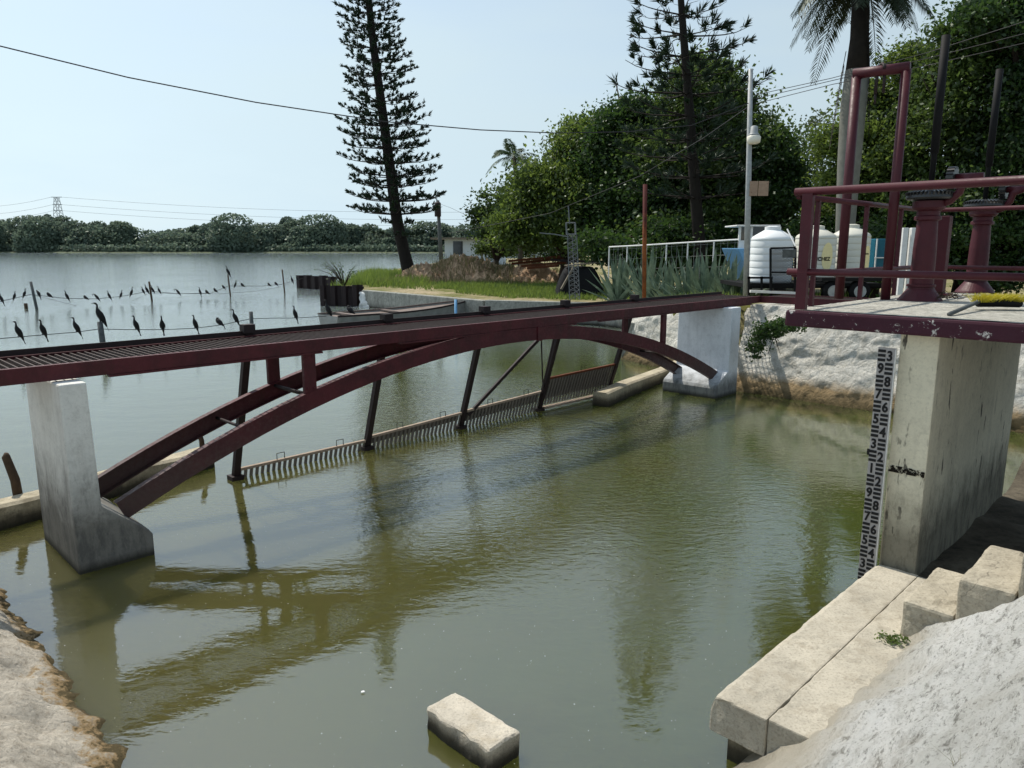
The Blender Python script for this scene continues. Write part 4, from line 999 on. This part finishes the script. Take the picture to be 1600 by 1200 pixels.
for (u, L) in ((1356, 3.2), (1322, 2.6)):
    V = []; Q = []       # dead frond hanging down the trunk
    c = A(u, 25 if u > 1340 else 80, Yp-.3); frond(V, Q, c, 0 if u > 1340 else 3.1, -1.45, L, .05, .28, 24, .03, 1.4)
    npmesh('dead_frond', [tuple(v) for v in V], Q, M['barkdk'], root)
# coconut palm and small fan palm
def palm(u, v, Y, zb_, L, n, label, mat='cocoleaf', r=.14, leafL=.5, drp=(.4, .8)):
    c = A(u, v, Y); b = Vector((c.x+.4, Y, zb_)); root = empty('coconut_palm', b, label, 'palm tree')
    MB().tube([b-UP*.4, b.lerp(c, .5)+Vector((.2, 0, 0)), c], [r*1.3, r, r*.9], 10).build('trunk', M['barklt'], root, True)
    V = []; Q = []; rp = random.Random(u)
    for k in range(n): frond(V, Q, c, k*6.283/n*2.0+rp.uniform(-.2, .2), rp.uniform(-.1, 1.2), L*rp.uniform(.8, 1.1), rp.uniform(*drp), leafL, 26, .02, .6)
    npmesh('fronds', [tuple(q) for q in V], Q, M[mat], root)
palm(803, 246, 46.5, .9, 2.3, 18, 'coconut palm leaning out of the left side of the grove')
palm(1432, 100, 33., 1.7, 1.5, 12, 'small fan of palm fronds above the trees right of the hoist frame', 'palmleaf', .12, .4, (.2, .5))
# agaves
def agave(u, v, Y, hgt, n, label):
    x = (u-800)/F*Y; b = Vector((x, Y, gz(x, Y)-.02)); root = empty('agave', b, label, 'agave', 'agave plants along the fence'); ra = random.Random(u)
    m = MB()
    for k in range(n):
        az = k*2.399; el = R(86-58*(k/n)**1.25+ra.uniform(-5, 5)); L = hgt*ra.uniform(.85, 1.1); w = .064*hgt
        d = Vector((math.cos(az), math.sin(az), 0)); sd = d.cross(UP); dirv = d*math.cos(el)+UP*math.sin(el); nv = sd.cross(dirv)
        prof = [(0, .6), (.15, .9), (.4, 1.0), (.7, .7), (.9, .3), (1, .02)]; VV = []
        for q, ww in prof:
            c = b + dirv*(L*q) + d*.06 - UP*(.05*L*q*q*(1-el/1.5)*3)
            VV += [c - sd*(w*ww), c - nv*(w*ww*.45), c + sd*(w*ww)]
        FF = [(i*3+j, i*3+j+1, i*3+j+4, i*3+j+3) for i in range(5) for j in range(2)]
        m.add(VV, FF)
    m.build('leaves', M['agave'], root)
    MB().tube([b-UP*.2, b+UP*.22], [.12, .09], 8).build('stem', M['bark'], root)
agave(965, 460, 28.2, 1.9, 26, 'agave with pale outspread blades, leftmost of the row, beside the rusty pole')
agave(1012, 460, 27.0, 2.15, 24, 'upright agave directly behind the rusty orange pole')
agave(1045, 460, 25.2, 1.7, 24, 'agave in the middle of the row in front of the white pipe fence')
agave(1080, 460, 23.8, 1.95, 26, 'broad dark agave right of the middle of the row')
agave(1108, 460, 22.4, 1.8, 24, 'tall agave with crowded upright blades, second from the lamp pole')
agave(1140, 460, 21.4, 1.45, 24, 'agave nearest the lamp pole, right end of the row')
# grass
def inb(x, y): return sdpoly(x, y)
P = []; Hh = []; rg = random.Random(2)
def scatter(n, x0, x1, y0, y1, h0, h1, smin, smax, cond=None):
    k = 0
    while k < n:
        x, y = rg.uniform(x0, x1), rg.uniform(y0, y1); k += 1
        s = sdpoly(x, y)
        if s < smin or s > smax or (cond and not cond(x, y)): continue
        if noise.noise(Vector((x*.5, y*.5, 3))) < -.25: continue
        P.append((x, y, zground(x, y)-.02)); Hh.append(rg.uniform(h0, h1))
scatter(16000, -14.5, -5, 40, 62, .25, .6, .2, 9, lambda x, y: y-x*.1 > 41.5)
scatter(7000, -14.5, -4, 44, 70, .7, 1.3, .2, 2.2)
scatter(20000, -4, 5.5, 30, 42, .06, .28, 1.9, 20)
scatter(14000, 3.3, 9, 18.5, 28, .08, .35, .8, 20)
scatter(5000, -9, 3, 36, 44, .1, .35, 2.2, 20)
V, Q = blades_field(P, Hh, .022, .3); o = npmesh('grass', V, Q, M['grassy']); tag(o, 'bright green grass and reeds covering the point and bank', 'grass', kind='stuff')
# thin bare shrub at the point
for j, (u, v0) in enumerate(((540, 450),)):
    b = Vector(((u-800)/F*41, 41., zground((u-800)/F*41, 41.))); root = empty('bare_shrub', b, 'thin leggy shrub with few leaves at the tip of the grassy point', 'shrub'); m = MB(); PP = []
    for k in range(16):
        e = b+Vector((rg.uniform(-1.6, .7), rg.uniform(-.6, .6), rg.uniform(.7, 1.7))); m.tube([b, b.lerp(e, .5)+UP*.2, e], [.03, .018, .008], 5)
        for _ in range(16): PP.append(tuple(b.lerp(e, rg.uniform(.5, 1.05))+Vector((rg.uniform(-.15, .15), rg.uniform(-.15, .15), rg.uniform(-.1, .15)))))
    m.build('stems', M['bark'], root); V, Q = leaves_np(np.array(PP), .10); npmesh('leaves', V, Q, M['leaf_c'], root)
# dirt mound
def mound(x, y):
    cs = [(-3.3, 48, 2.4, 1.4), (-1.9, 47.2, 1.9, 1.15), (-.2, 46.5, 1.6, .85), (1.3, 45.6, 1.5, 1.15), (2.6, 45.2, 1.2, .6), (-5.4, 48.2, 1.9, .95), (-4.4, 47, 1.4, .9)]
    z = 0
    for cx, cy, r, h in cs: z = max(z, h*max(0, 1-((x-cx)**2/(r*1.25)**2+(y-cy)**2/(r*1.1)**2)))
    return z
o = grid('dirt_mound', lin(-9, 4, 170), lin(43, 52, 110), lambda x, y: (x, y, zbank(x, y)-.12+mound(x, y)*1.15+(.34*fr((x*1.5, y*1.5, 0), 7, .5) if mound(x, y) > .02 else -.3)), M['dirt'], smooth=False)
tag(o, 'heap of reddish brown excavated dirt behind the grass', 'dirt mound')
P2 = []; H2 = []
for _ in range(5000):
    x, y = rg.uniform(-8, 3), rg.uniform(42.5, 47)
    if noise.noise(Vector((x*.6, y*.6, 8))) > -.05: P2.append((x, y, zbank(x, y)+mound(x, y)*1.3-.15)); H2.append(rg.uniform(.2, .6))
V, Q = blades_field(P2, H2, .02, .3); o = npmesh('dry_grass', V, Q, M['drygrass']); tag(o, 'dull dry weeds growing over the foot of the dirt heap', 'weeds', kind='stuff')
# ------------------------------------------------------------------ BACKGROUND OBJECTS
# planks and pipes
root = empty('plank_stack', A(840, 410, 42), 'stack of rusty planks and long pipes lying behind the dirt heap', 'plank stack')
for i, (u0, v0, u1, v1, w) in enumerate(((800, 412, 880, 404, .25), (795, 408, 875, 401, .08), (815, 416, 885, 410, .3), (826, 419, 872, 415, .6), (860, 406, 942, 410, .1))):
    MB().beam(A(u0, v0, 42-i*.3), A(u1, v1, 41.5-i*.3), w, .13).build('plank' if w > .2 else 'pipe', M['rust'] if i != 4 else M['darksteel'], root)
# dark covered heap
b = A(905, 452, 34); b.z = zground(b.x, 34.)
root = empty('tarp_heap', b, 'dark tarp-covered hump with a pale slanting board on its left side', 'covered heap')
o = grid('tarp', lin(-1, 1, 24), lin(-1, 1, 16), lambda u, v: (b.x+u*1.15, b.y+v*.9, b.z-.1+1.35*min(1, (1-abs(u)**3.)*1.15)*min(1, (1-v*v)*1.5)+.05*fr((u*3, v*3, 0))), M['black'], root)
MB().beam(A(877, 452, 33), A(897, 416, 33.2), .1, .08).build('board', M['barklt'], root)
MB().beam(A(884, 415, 33.5), A(936, 410, 33.8), .5, .05).build('roof_board', M['barklt'], root)
# lattice mast
Ym = 29.; root = empty('lattice_mast', A(897, 468, Ym), 'slim grey lattice mast with a side arm and square cage on top', 'mast')
cb = [A(890, 468, Ym), A(906, 468, Ym+.1), A(899, 468, Ym+.4)]; ct = [A(887, 366, Ym), A(901, 366, Ym+.1), A(894, 366, Ym+.3)]
m = MB()
for a_, b_ in zip(cb, ct): m.tube([a_, b_], .02, 6)
for k in range(14):
    q, q2 = k/14, (k+1)/14
    for i in range(3): m.tube([cb[i].lerp(ct[i], q), cb[(i+1) % 3].lerp(ct[(i+1) % 3], q2)], .010, 4); m.tube([cb[i].lerp(ct[i], q2), cb[(i+1) % 3].lerp(ct[(i+1) % 3], q2)], .010, 4)
m.build('lattice', M['mast'], root)
m = MB(); q = [A(886, 366, Ym), A(900, 366, Ym), A(899, 348, Ym), A(885, 348, Ym)]
for i in range(4): m.tube([q[i], q[(i+1) % 4]], .022, 5); m.tube([q[i]+Vector((0, .35, 0)), q[(i+1) % 4]+Vector((0, .35, 0))], .022, 5); m.tube([q[i], q[i]+Vector((0, .35, 0))], .018, 5)
m.build('cage', M['mast'], root)
MB().tube([A(890, 350, Ym), A(888, 322, Ym)], .025, 6).build('rod', M['mast'], root)
MB().tube([A(889, 370, Ym), A(866, 366, Ym), A(843, 364, Ym)], .022, 6).build('arm', M['mast'], root)
# white pipe fence
root = empty('pipe_fence', A(1050, 460, 26), 'long white pipe fence with wire mesh behind the agaves', 'fence')
fp = [A(u, v, Y) for u, v, Y in ((952, 386, 30.5), (1010, 383, 29), (1075, 379, 27.5), (1160, 374, 25.5))]
for i in range(3):
    MB().tube([fp[i], fp[i+1]], .03, 8).build('top_rail', M['whitepaint'], root)
    for q in ((0, .5) if i < 2 else (0, .5, 1)):
        p = fp[i].lerp(fp[i+1], q); MB().tube([p, Vector((p.x, p.y, zground(p.x, p.y)))], .028, 8).build('post', M['whitepaint'], root)
m = MB()
for k in range(24):
    q = k/24*3; i = min(2, int(q)); p = fp[i].lerp(fp[i+1], q-i); m.tube([p, p-UP*1.3], .004, 3)
for z in lin(.1, 1.3, 4): m.tube([p-UP*z for p in fp], .004, 3)
m.build('wire_mesh', M['lampgrey'], root)
# rusty pole
t = NT('old_painted_pole'); n = t.noise(9, 7, .75, t.map((1, 1, .4))); zz = t.mth('ADD', t.z(), t.mth('MULTIPLY', t.mth('SUBTRACT', n, .5), 2.2))
c = t.mix(t.rng(zz, 2.9, 3.9), rgb(128, 74, 38), rgb(78, 34, 32)); c = t.mix(t.rng(n, .52, .62, 0, .7), c, rgb(58, 34, 24)); t.pbr(c, .85, t.bump(n, .5, .01))
p = A(1007, 472, 20.6); o = MB().tube([p-UP*.5, A(1008, 288, 20.6)], .058, 12).build('rusty_pole', t.m, smooth=True); tag(o, 'straight rusty orange-brown steel pole rising behind the bridge deck', 'pole')
# lamp pole
Yl = 18.8; pb = A(1166, 468, Yl); root = empty('street_lamp', pb, 'thin grey lamp pole with a drum-shaped white lamp and rusty sign', 'street lamp')
tp = A(1173, 108, Yl); MB().tube([pb-UP*.4, pb.lerp(tp, .5), tp], [.075, .068, .055], 12).build('pole', M['lampgrey'], root, True)
lc = A(1175, 222, Yl)-Vector((0, .12, 0))
MB().lathe(lc, [(.10, -.06), (.15, -.03), (.16, .02), (.165, .10), (.14, .13)], 20).build('diffuser', M['diffuser'], root, True)
MB().lathe(lc, [(.145, .13), (.12, .17), (.09, .20), (.085, .34), (.05, .36)], 20).build('housing', M['lampgrey'], root, True)
m = MB(); ic = A(1166, 122, Yl); m.tube([ic+Vector((.07*math.cos(q), 0, .07*math.sin(q))) for q in lin(0, 6.28, 13)], .012, 5); m.tube([ic+Vector((.05, 0, 0)), tp-UP*.25], .012, 5); m.build('wire_bracket', M['black'], root)
s0_ = A(1172, 283, Yl-.08); s1_ = A(1200, 306, Yl-.08)
root2 = empty('rusty_sign', (s0_+s1_)/2, 'two rusted blank sheet metal panels fixed to the lamp pole', 'sign')
for x0, x1 in ((s0_.x, (s0_.x*.55+s1_.x*.45)-.01), ((s0_.x*.55+s1_.x*.45)+.01, s1_.x)): MB().box(((x0+x1)/2, s0_.y, (s0_.z+s1_.z)/2), x1-x0, .012, s0_.z-s1_.z).build('panel', M['rustsign'], root2)
# power cables
def cable(p, q, sag, label, r=.012, n=24):
    p, q = Vector(p), Vector(q); o = MB().tube([p.lerp(q, i/n)-UP*(4*sag*(i/n)*(1-i/n)) for i in range(n+1)], r, 5).build('cable', M['wire']); tag(o, label, 'cable', 'overhead cables')
def cpts(pts, label, r):
    o = MB().tube([A(*p) for p in pts], r, 5).build('cable', M['wire']); tag(o, label, 'cable', 'overhead cables')
cpts([(-200, 20, 12), (0, 72, 12.6), (200, 121, 13.3), (400, 160, 14.1), (600, 190, 15), (750, 203, 15.8), (870, 208, 16.6), (980, 206, 17.4), (1080, 196, 18.1), (1173, 160, 18.8)], 'long cable sweeping across the whole left sky to the lamp pole', .011)
cpts([(700, 365, 40), (860, 333, 34), (1000, 275, 28), (1100, 215, 22), (1172, 165, 18.8)], 'cable falling leftward from the lamp pole past the dark grove', .011)
for i, (v0, v1, l) in enumerate(((150, 30, 'uppermost'), (156, 52, 'middle'), (164, 68, 'lowest'))):
    cpts([(1173, v0, 18.8), (1300, v0-28-i*2, 18), (1450, v0-68+i*3, 17), (1650, v1-12, 15.5)], '%s of the three thin cables running right from the lamp pole' % l, .008)
# utility pole and house
Yh = 85.; pb = A(690, 408, 70.); root = empty('utility_pole', pb, 'concrete utility pole with a transformer box near the small white house', 'utility pole')
MB().tube([pb-UP*1, A(684, 313, 70.)], [.22, .15], 10).build('pole', M['post'], root, True)
MB().lathe(A(684, 328, 69.7), [(.28, -.6), (.3, -.55), (.3, .6), (.2, .7)], 14).build('transformer', M['darksteel'], root, True)
MB().tube([A(684, 314, 70), A(680, 309, 70), A(675, 308, 70)], [.06, .06, .1], 6).build('lamp_arm', M['lampgrey'], root)
cpts([(686, 318, 70), (705, 325, 60), (740, 342, 50)], 'thin cable running from the utility pole down to the trees', .012)
b0 = A(695, 408, Yh); root = empty('small_house', (b0.x+3.5, Yh, .9), 'small flat-roofed white house by the lake behind the dirt heap', 'house')
hx0, hx1 = A(695, 400, Yh).x, A(790, 400, Yh).x; zt_ = A(695, 374, Yh).z
m = MB().box(((hx0+hx1)/2, Yh+2, (zt_+.5)/2), hx1-hx0, 4, zt_-.5); m.build('wall', mat_plain('house_white', rgb(200, 208, 214), .8, .1), root)
MB().box(((hx0+hx1)/2-.5, Yh+1.6, zt_+.1), hx1-hx0+2.0, 5.4, .2).build('roof', M['barklt'], root)
for u0, u1, nm in ((708, 723, 'doorway'), (746, 751, 'window'), (756, 762, 'window')):
    x0, x1 = A(u0, 385, Yh).x, A(u1, 385, Yh).x; za, zb_ = A(700, 398 if nm == 'doorway' else 384, Yh).z, A(700, 377, Yh).z
    MB().box(((x0+x1)/2, Yh-.01, (za+zb_)/2), x1-x0, .06, zb_-za).build(nm, M['glass'], root)
# transmission tower
Yt = 520.; tb = A(93, 352, Yt); tt = A(91, 308, Yt); root = empty('transmission_tower', (tb.x, Yt, 1), 'lattice power transmission tower above the far trees', 'transmission tower')
m = MB(); z0_, z1_ = 1., tt.z
def hw(z): return 4.2-(3.1*(z-z0_)/(z1_-z0_))
cor = [(-1, -1), (1, -1), (1, 1), (-1, 1)]
def cpt(i, z): return Vector((tb.x+cor[i][0]*hw(z), Yt+cor[i][1]*hw(z), z))
zs_ = lin(z0_, z1_, 10)
for i in range(4): m.tube([cpt(i, z0_), cpt(i, z1_)], .16, 4)
for a_, b_ in zip(zs_[:-1], zs_[1:]):
    for i in range(4): m.tube([cpt(i, a_), cpt((i+1) % 4, b_)], .1, 4); m.tube([cpt((i+1) % 4, a_), cpt(i, b_)], .1, 4)
m.build('lattice', M['lampgrey'], root)
m = MB(); arms = []
for dz, w in ((0, 3.6), (-5, 3.2), (-9, 3.0)): m.beam((tb.x-w, Yt, z1_+dz), (tb.x+w, Yt, z1_+dz), .4, .4); arms.append((z1_+dz, w))
m.build('cross_arms', M['lampgrey'], root)
for i, (z, w) in enumerate(arms):
    for sgn, x2 in ((-1, -420), (1, 40)):
        cable((tb.x+sgn*w, Yt, z), (x2, Yt+10, z-(8 if sgn > 0 else 3)), 5, '%s faint power line %s of the distant transmission tower' % (('top', 'middle', 'lower')[i], 'left' if sgn < 0 else 'right'), .07)
# ---- water tanks on trailers
def tank(u0, u1, v0, v1, Y, mat, label, text=None, sticker=None):
    p0, p1 = A(u0, v1, Y), A(u1, v1, Y); r = (p1.x-p0.x)/2; c = Vector(((p0.x+p1.x)/2, Y+r, p0.z)); h = A(u0, v0, Y+r*.3).z-p0.z
    root = empty('water_tank', c, label, 'water tank', 'white plastic water tanks on the trailers')
    prof = [(r*.95, 0), (r, .03)]; hb = h*.72; n = 6
    for k in range(n):
        z = .06+hb*(k/n); dz = hb/n; prof += [(r, z), (r*1.0, z+dz*.72), (r*.985, z+dz*.8), (r*.985, z+dz*.9), (r, z+dz*.98)]
    prof += [(r, hb+.08), (r*.93, hb+.14), (r*.42, h*.93)]
    MB().lathe(c, prof, 48).build('body', M[mat], root, True)
    MB().lathe(c+UP*(h*.92), [(r*.38, 0), (r*.38, h*.07), (r*.2, h*.085)], 24).build('lid', M[mat], root)
    if sticker:
        th, zc, sw, sh = sticker; V = []; F_ = []
        for i in range(11):
            for j in range(2):
                q = -1+2*i/10; an = th+q*sw/r; hgt_ = sh*math.sqrt(max(0, 1-q*q))
                V.append(c+Vector((math.cos(an)*(r+.008), math.sin(an)*(r+.008), zc+(-hgt_ if j == 0 else hgt_))))
        MB().add(V, [(i*2, i*2+2, i*2+3, i*2+1) for i in range(10)]).build('sticker', M['cream'], root)
    if text:
        s_, th, zc, size = text; tmp = text_mesh(s_, size, (Vector((1, 0, 0)), Vector((0, 1, 0)), Vector((0, 0, 1))), Vector(), .0, None, M['ink'], 'lettering')
        for v in tmp.data.vertices:
            an = th+v.co.x/r; v.co = Vector((math.cos(an)*(r+.014), math.sin(an)*(r+.014), zc+v.co.y))
        tmp.parent = root
    return c, r
zt0 = 2.05
tank(1181, 1246, 353, 443, 19.0, 'tank', 'white ribbed tank nearest the lamp pole, behind the mesh ramp gate', None, None)
tank(1252, 1314, 352, 436, 19.6, 'tank2', 'off-white tank lettered ZECHEZ with a cream round patch, middle one', ('▼ ZECHEZ', -1.80, .52, .13), (-1.32, .58, .17, .36))
tank(1309, 1367, 350, 433, 20.2, 'tank2', 'off-white tank with a cream patch at its right side, rightmost one', ('CISTERNA', -1.1, .62, .055), (-.98, .5, .16, .34))
# trailer under tanks
Ytr = 18.6; gx0, gx1 = A(1171, 465, Ytr).x, A(1395, 460, Ytr).x
root = empty('flatbed_trailer', ((gx0+gx1)/2, 20, 1.6), 'low black flatbed trailer with white edge rail carrying the white tanks', 'trailer')
MB().box(((gx0+gx1)/2, 20.0, 1.98), gx1-gx0, 2.6, .10).build('bed', M['black'], root)
MB().beam((gx0, 18.62, 2.02), (gx1, 18.62, 2.02), .05, .08).build('edge_rail', M['black'], root)
for u in (1345, 1304):
    c = A(u-1, 456, 18.5); c.z = 1.86
    w = MB().tube([c, c+Vector((0, .2, 0))], .26, 24, ref=UP).build('wheel', M['black'], root, True)
    MB().tube([c-Vector((0, .012, 0)), c+Vector((0, .02, 0))], [.15, .16], 20, ref=UP).build('rim', M['lampgrey'], w).location = -w.location
MB().box((A(1335, 440, 18.55).x, 18.7, 2.16), 1.7, .5, .08).build('mudguard', M['black'], root)
for u in (1170, 1190, 1205): MB().beam(A(u, 462, 18.55), A(u, 432, 18.55), .05, .05).build('stake_post', M['black'], root)
MB().beam(A(1168, 434, 18.55), A(1207, 434, 18.55), .05, .05).build('side_bar', M['black'], root)
MB().beam(A(1172, 455, 18.3), A(1245, 458, 18.3), .08, .06).build('white_rail', M['whitepaint'], root)
Yg = 18.3; q = [A(1204, 462, Yg), A(1242, 464, Yg), A(1243, 387, Yg), A(1204, 388, Yg)]
root = empty('ramp_gate', q[0].lerp(q[1], .5), 'black framed mesh ramp gate standing upright on the trailer end', 'gate')
m = MB()
for i in range(4): m.beam(q[i], q[(i+1) % 4], .045, .045, Vector((0, 1, 0)))
m.beam(q[0].lerp(q[3], .5), q[1].lerp(q[2], .5), .04, .04, Vector((0, 1, 0))); m.build('frame', M['black'], root)
m = MB(); n = 18
for i in range(-n, n):
    a_, b_ = max(0, i/n), min(1, (i+n)/n)
    P_ = lambda x, z: q[0]+(q[1]-q[0])*x+(q[3]-q[0])*z
    x0, x1 = max(0, i/n), min(1, i/n+1)
    m.tube([P_(x0, x0-i/n), P_(x1, x1-i/n)], .006, 3, cap=False); m.tube([P_(1-x0, x0-i/n), P_(1-x1, x1-i/n)], .006, 3, cap=False)
m.build('mesh', M['black'], root)
MB().box(A(1233, 396, Yg-.03), .32, .01, .20).build('placard', M['post'], root)
MB().tube([A(1243, 385, Yg), A(1230, 358, Yg+.4)], .018, 6).build('prop_bar', M['whitepaint'], root)
# cabin boat behind
Yc = 23.; def_ = None
x0, x1 = A(1152, 400, Yc).x, A(1240, 400, Yc).x
root = empty('cabin_boat', ((x0+x1)/2, Yc, 1.6), 'light blue boat with a white windowed cabin parked behind the tank', 'boat')
zc0, zc1 = A(1160, 440, Yc).z, A(1160, 388, Yc).z
MB().prism([(x0, Yc, zc1), (x1, Yc, zc1), (x1, Yc, zc0), (x0+.5, Yc, zc0)], (0, 1.8, 0)).build('hull', M['blue'], root, bevel=.03)
MB().box(((x0+x1)/2, Yc-.015, (zc1*.6+zc0*.4)), x1-x0-.6, .03, .05).build('rub_strip', M['teal'], root)
zr = A(1160, 354, Yc).z; cx0, cx1 = A(1158, 380, Yc).x, A(1215, 380, Yc).x
cab = MB()
for (a_, b_) in ((cx0, cx0+.06), (cx0+.36, cx0+.42), (cx1-.06, cx1)): cab.box(((a_+b_)/2, Yc+.3, (zc1+zr)/2), b_-a_, .08, zr-zc1)
cab.box(((cx0+cx1)/2, Yc+.3, zc1+.12), cx1-cx0, .06, .24); cab.build('cabin', M['whitepaint'], root)
MB().box(((cx0+cx1)/2, Yc+.36, (zc1+zr)/2), cx1-cx0-.04, .02, zr-zc1).build('window', M['glass'], root)
MB().box(((cx0+cx1)/2, Yc+.8, zr+.03), cx1-cx0+.24, 1.3, .05).build('roof', M['whitepaint'], root, bevel=.02)
# teal container right of tanks
p = A(1380, 422, 21.5); root = empty('teal_crate', p, 'teal blue crate with white rails right of the tanks', 'crate')
x0, x1 = A(1366, 400, 21.5).x, A(1392, 400, 21.5).x; z0_, z1_ = A(1380, 432, 21.5).z, A(1380, 373, 21.5).z
MB().box(((x0+x1)/2, 22, (z0_+z1_)/2), x1-x0, 1.0, z1_-z0_).build('box', M['teal'], root, bevel=.03)
for x in (x0+.03, x1-.03): MB().beam((x, 21.47, z0_), (x, 21.47, z1_), .03, .03).build('rail', M['whitepaint'], root)
MB().beam((x0, 21.46, (z0_+z1_)/2), (x1, 21.46, (z0_+z1_)/2), .03, .03).build('rail', M['whitepaint'], root)
for i, u in enumerate((1405, 1418, 1432)):
    p = A(u, 452, 15.5); p.z = 1.7; o = MB().beam(p, Vector((p.x, p.y, A(u, 356, 15.5).z)), .11, .11, Vector((0, 1, 0))).build('white_post', M['whitepaint'], bevel=.01)
    tag(o, '%s of three white square posts behind the nearer gear pedestal' % ('leftmost', 'middle one', 'rightmost')[i], 'post', 'white posts behind the platform')

# ------------------------------------------------------------------ LIGHT, SKY, CAMERA
AZ, EL = 44., 56.
Sd = Vector((-math.sin(R(AZ))*math.cos(R(EL)), math.cos(R(AZ))*math.cos(R(EL)), math.sin(R(EL))))
sun = bpy.data.lights.new('sun', 'SUN'); sun.energy = 5.0; sun.angle = R(.55); sun.color = (1., .94, .84)
so = bpy.data.objects.new('sun', sun); COL.objects.link(so); so.rotation_euler = Sd.to_track_quat('Z', 'Y').to_euler(); so.location = Sd*50
w = bpy.data.worlds.new('World'); S.world = w; w.use_nodes = True; nt = w.node_tree
bg = nt.nodes['Background']; sky = nt.nodes.new('ShaderNodeTexSky'); sky.sky_type = 'NISHITA'; sky.sun_disc = False
sky.sun_elevation = R(EL); sky.sun_rotation = R(-AZ); sky.air_density = 1.0; sky.dust_density = 1.2; sky.ozone_density = 1.0; sky.altitude = 0
tc = nt.nodes.new('ShaderNodeTexCoord'); sx = nt.nodes.new('ShaderNodeSeparateXYZ'); nt.links.new(tc.outputs['Generated'], sx.inputs[0])
mr = nt.nodes.new('ShaderNodeMapRange'); nt.links.new(sx.outputs[2], mr.inputs[0])
for i, x in enumerate((0., .7, .95, .36)): mr.inputs[i+1].default_value = x
hx = nt.nodes.new('ShaderNodeMapRange'); nt.links.new(sx.outputs[0], hx.inputs[0])
for i, x in enumerate((-.6, .65, 1.06, .74)): hx.inputs[i+1].default_value = x
hv = nt.nodes.new('ShaderNodeVectorMath'); hv.operation = 'SCALE'; hv.inputs[0].default_value = (4.75, 5.85, 6.45); nt.links.new(hx.outputs[0], hv.inputs['Scale'])
cn = nt.nodes.new('ShaderNodeTexNoise'); cm = nt.nodes.new('ShaderNodeMapping'); cm.inputs['Scale'].default_value = (1, 1, 4); nt.links.new(tc.outputs['Generated'], cm.inputs[0]); nt.links.new(cm.outputs[0], cn.inputs['Vector']); cn.inputs['Scale'].default_value = 1.6; cn.inputs['Detail'].default_value = 6
ca = nt.nodes.new('ShaderNodeMapRange'); nt.links.new(cn.outputs['Fac'], ca.inputs[0])
for i, x in enumerate((.38, .66, -.12, .22)): ca.inputs[i+1].default_value = x
ad = nt.nodes.new('ShaderNodeMath'); ad.operation = 'ADD'; ad.use_clamp = True; nt.links.new(mr.outputs[0], ad.inputs[0]); nt.links.new(ca.outputs[0], ad.inputs[1])
mxs = nt.nodes.new('ShaderNodeMixRGB'); nt.links.new(ad.outputs[0], mxs.inputs[0]); nt.links.new(sky.outputs[0], mxs.inputs[1]); nt.links.new(hv.outputs[0], mxs.inputs[2])
nt.links.new(mxs.outputs[0], bg.inputs[0]); bg.inputs[1].default_value = .15
cam = bpy.data.cameras.new('camera'); co = bpy.data.objects.new('camera', cam); COL.objects.link(co); S.camera = co
co.location = (0, 0, H); co.rotation_euler = (R(90)-PITCH, 0, 0); cam.sensor_width = 36; cam.lens = 36*F/1600; cam.clip_end = 4000; cam.clip_start = .05
S.view_settings.view_transform = 'Standard'; S.view_settings.look = 'None'; S.view_settings.exposure = 0
S.render.engine = 'CYCLES'
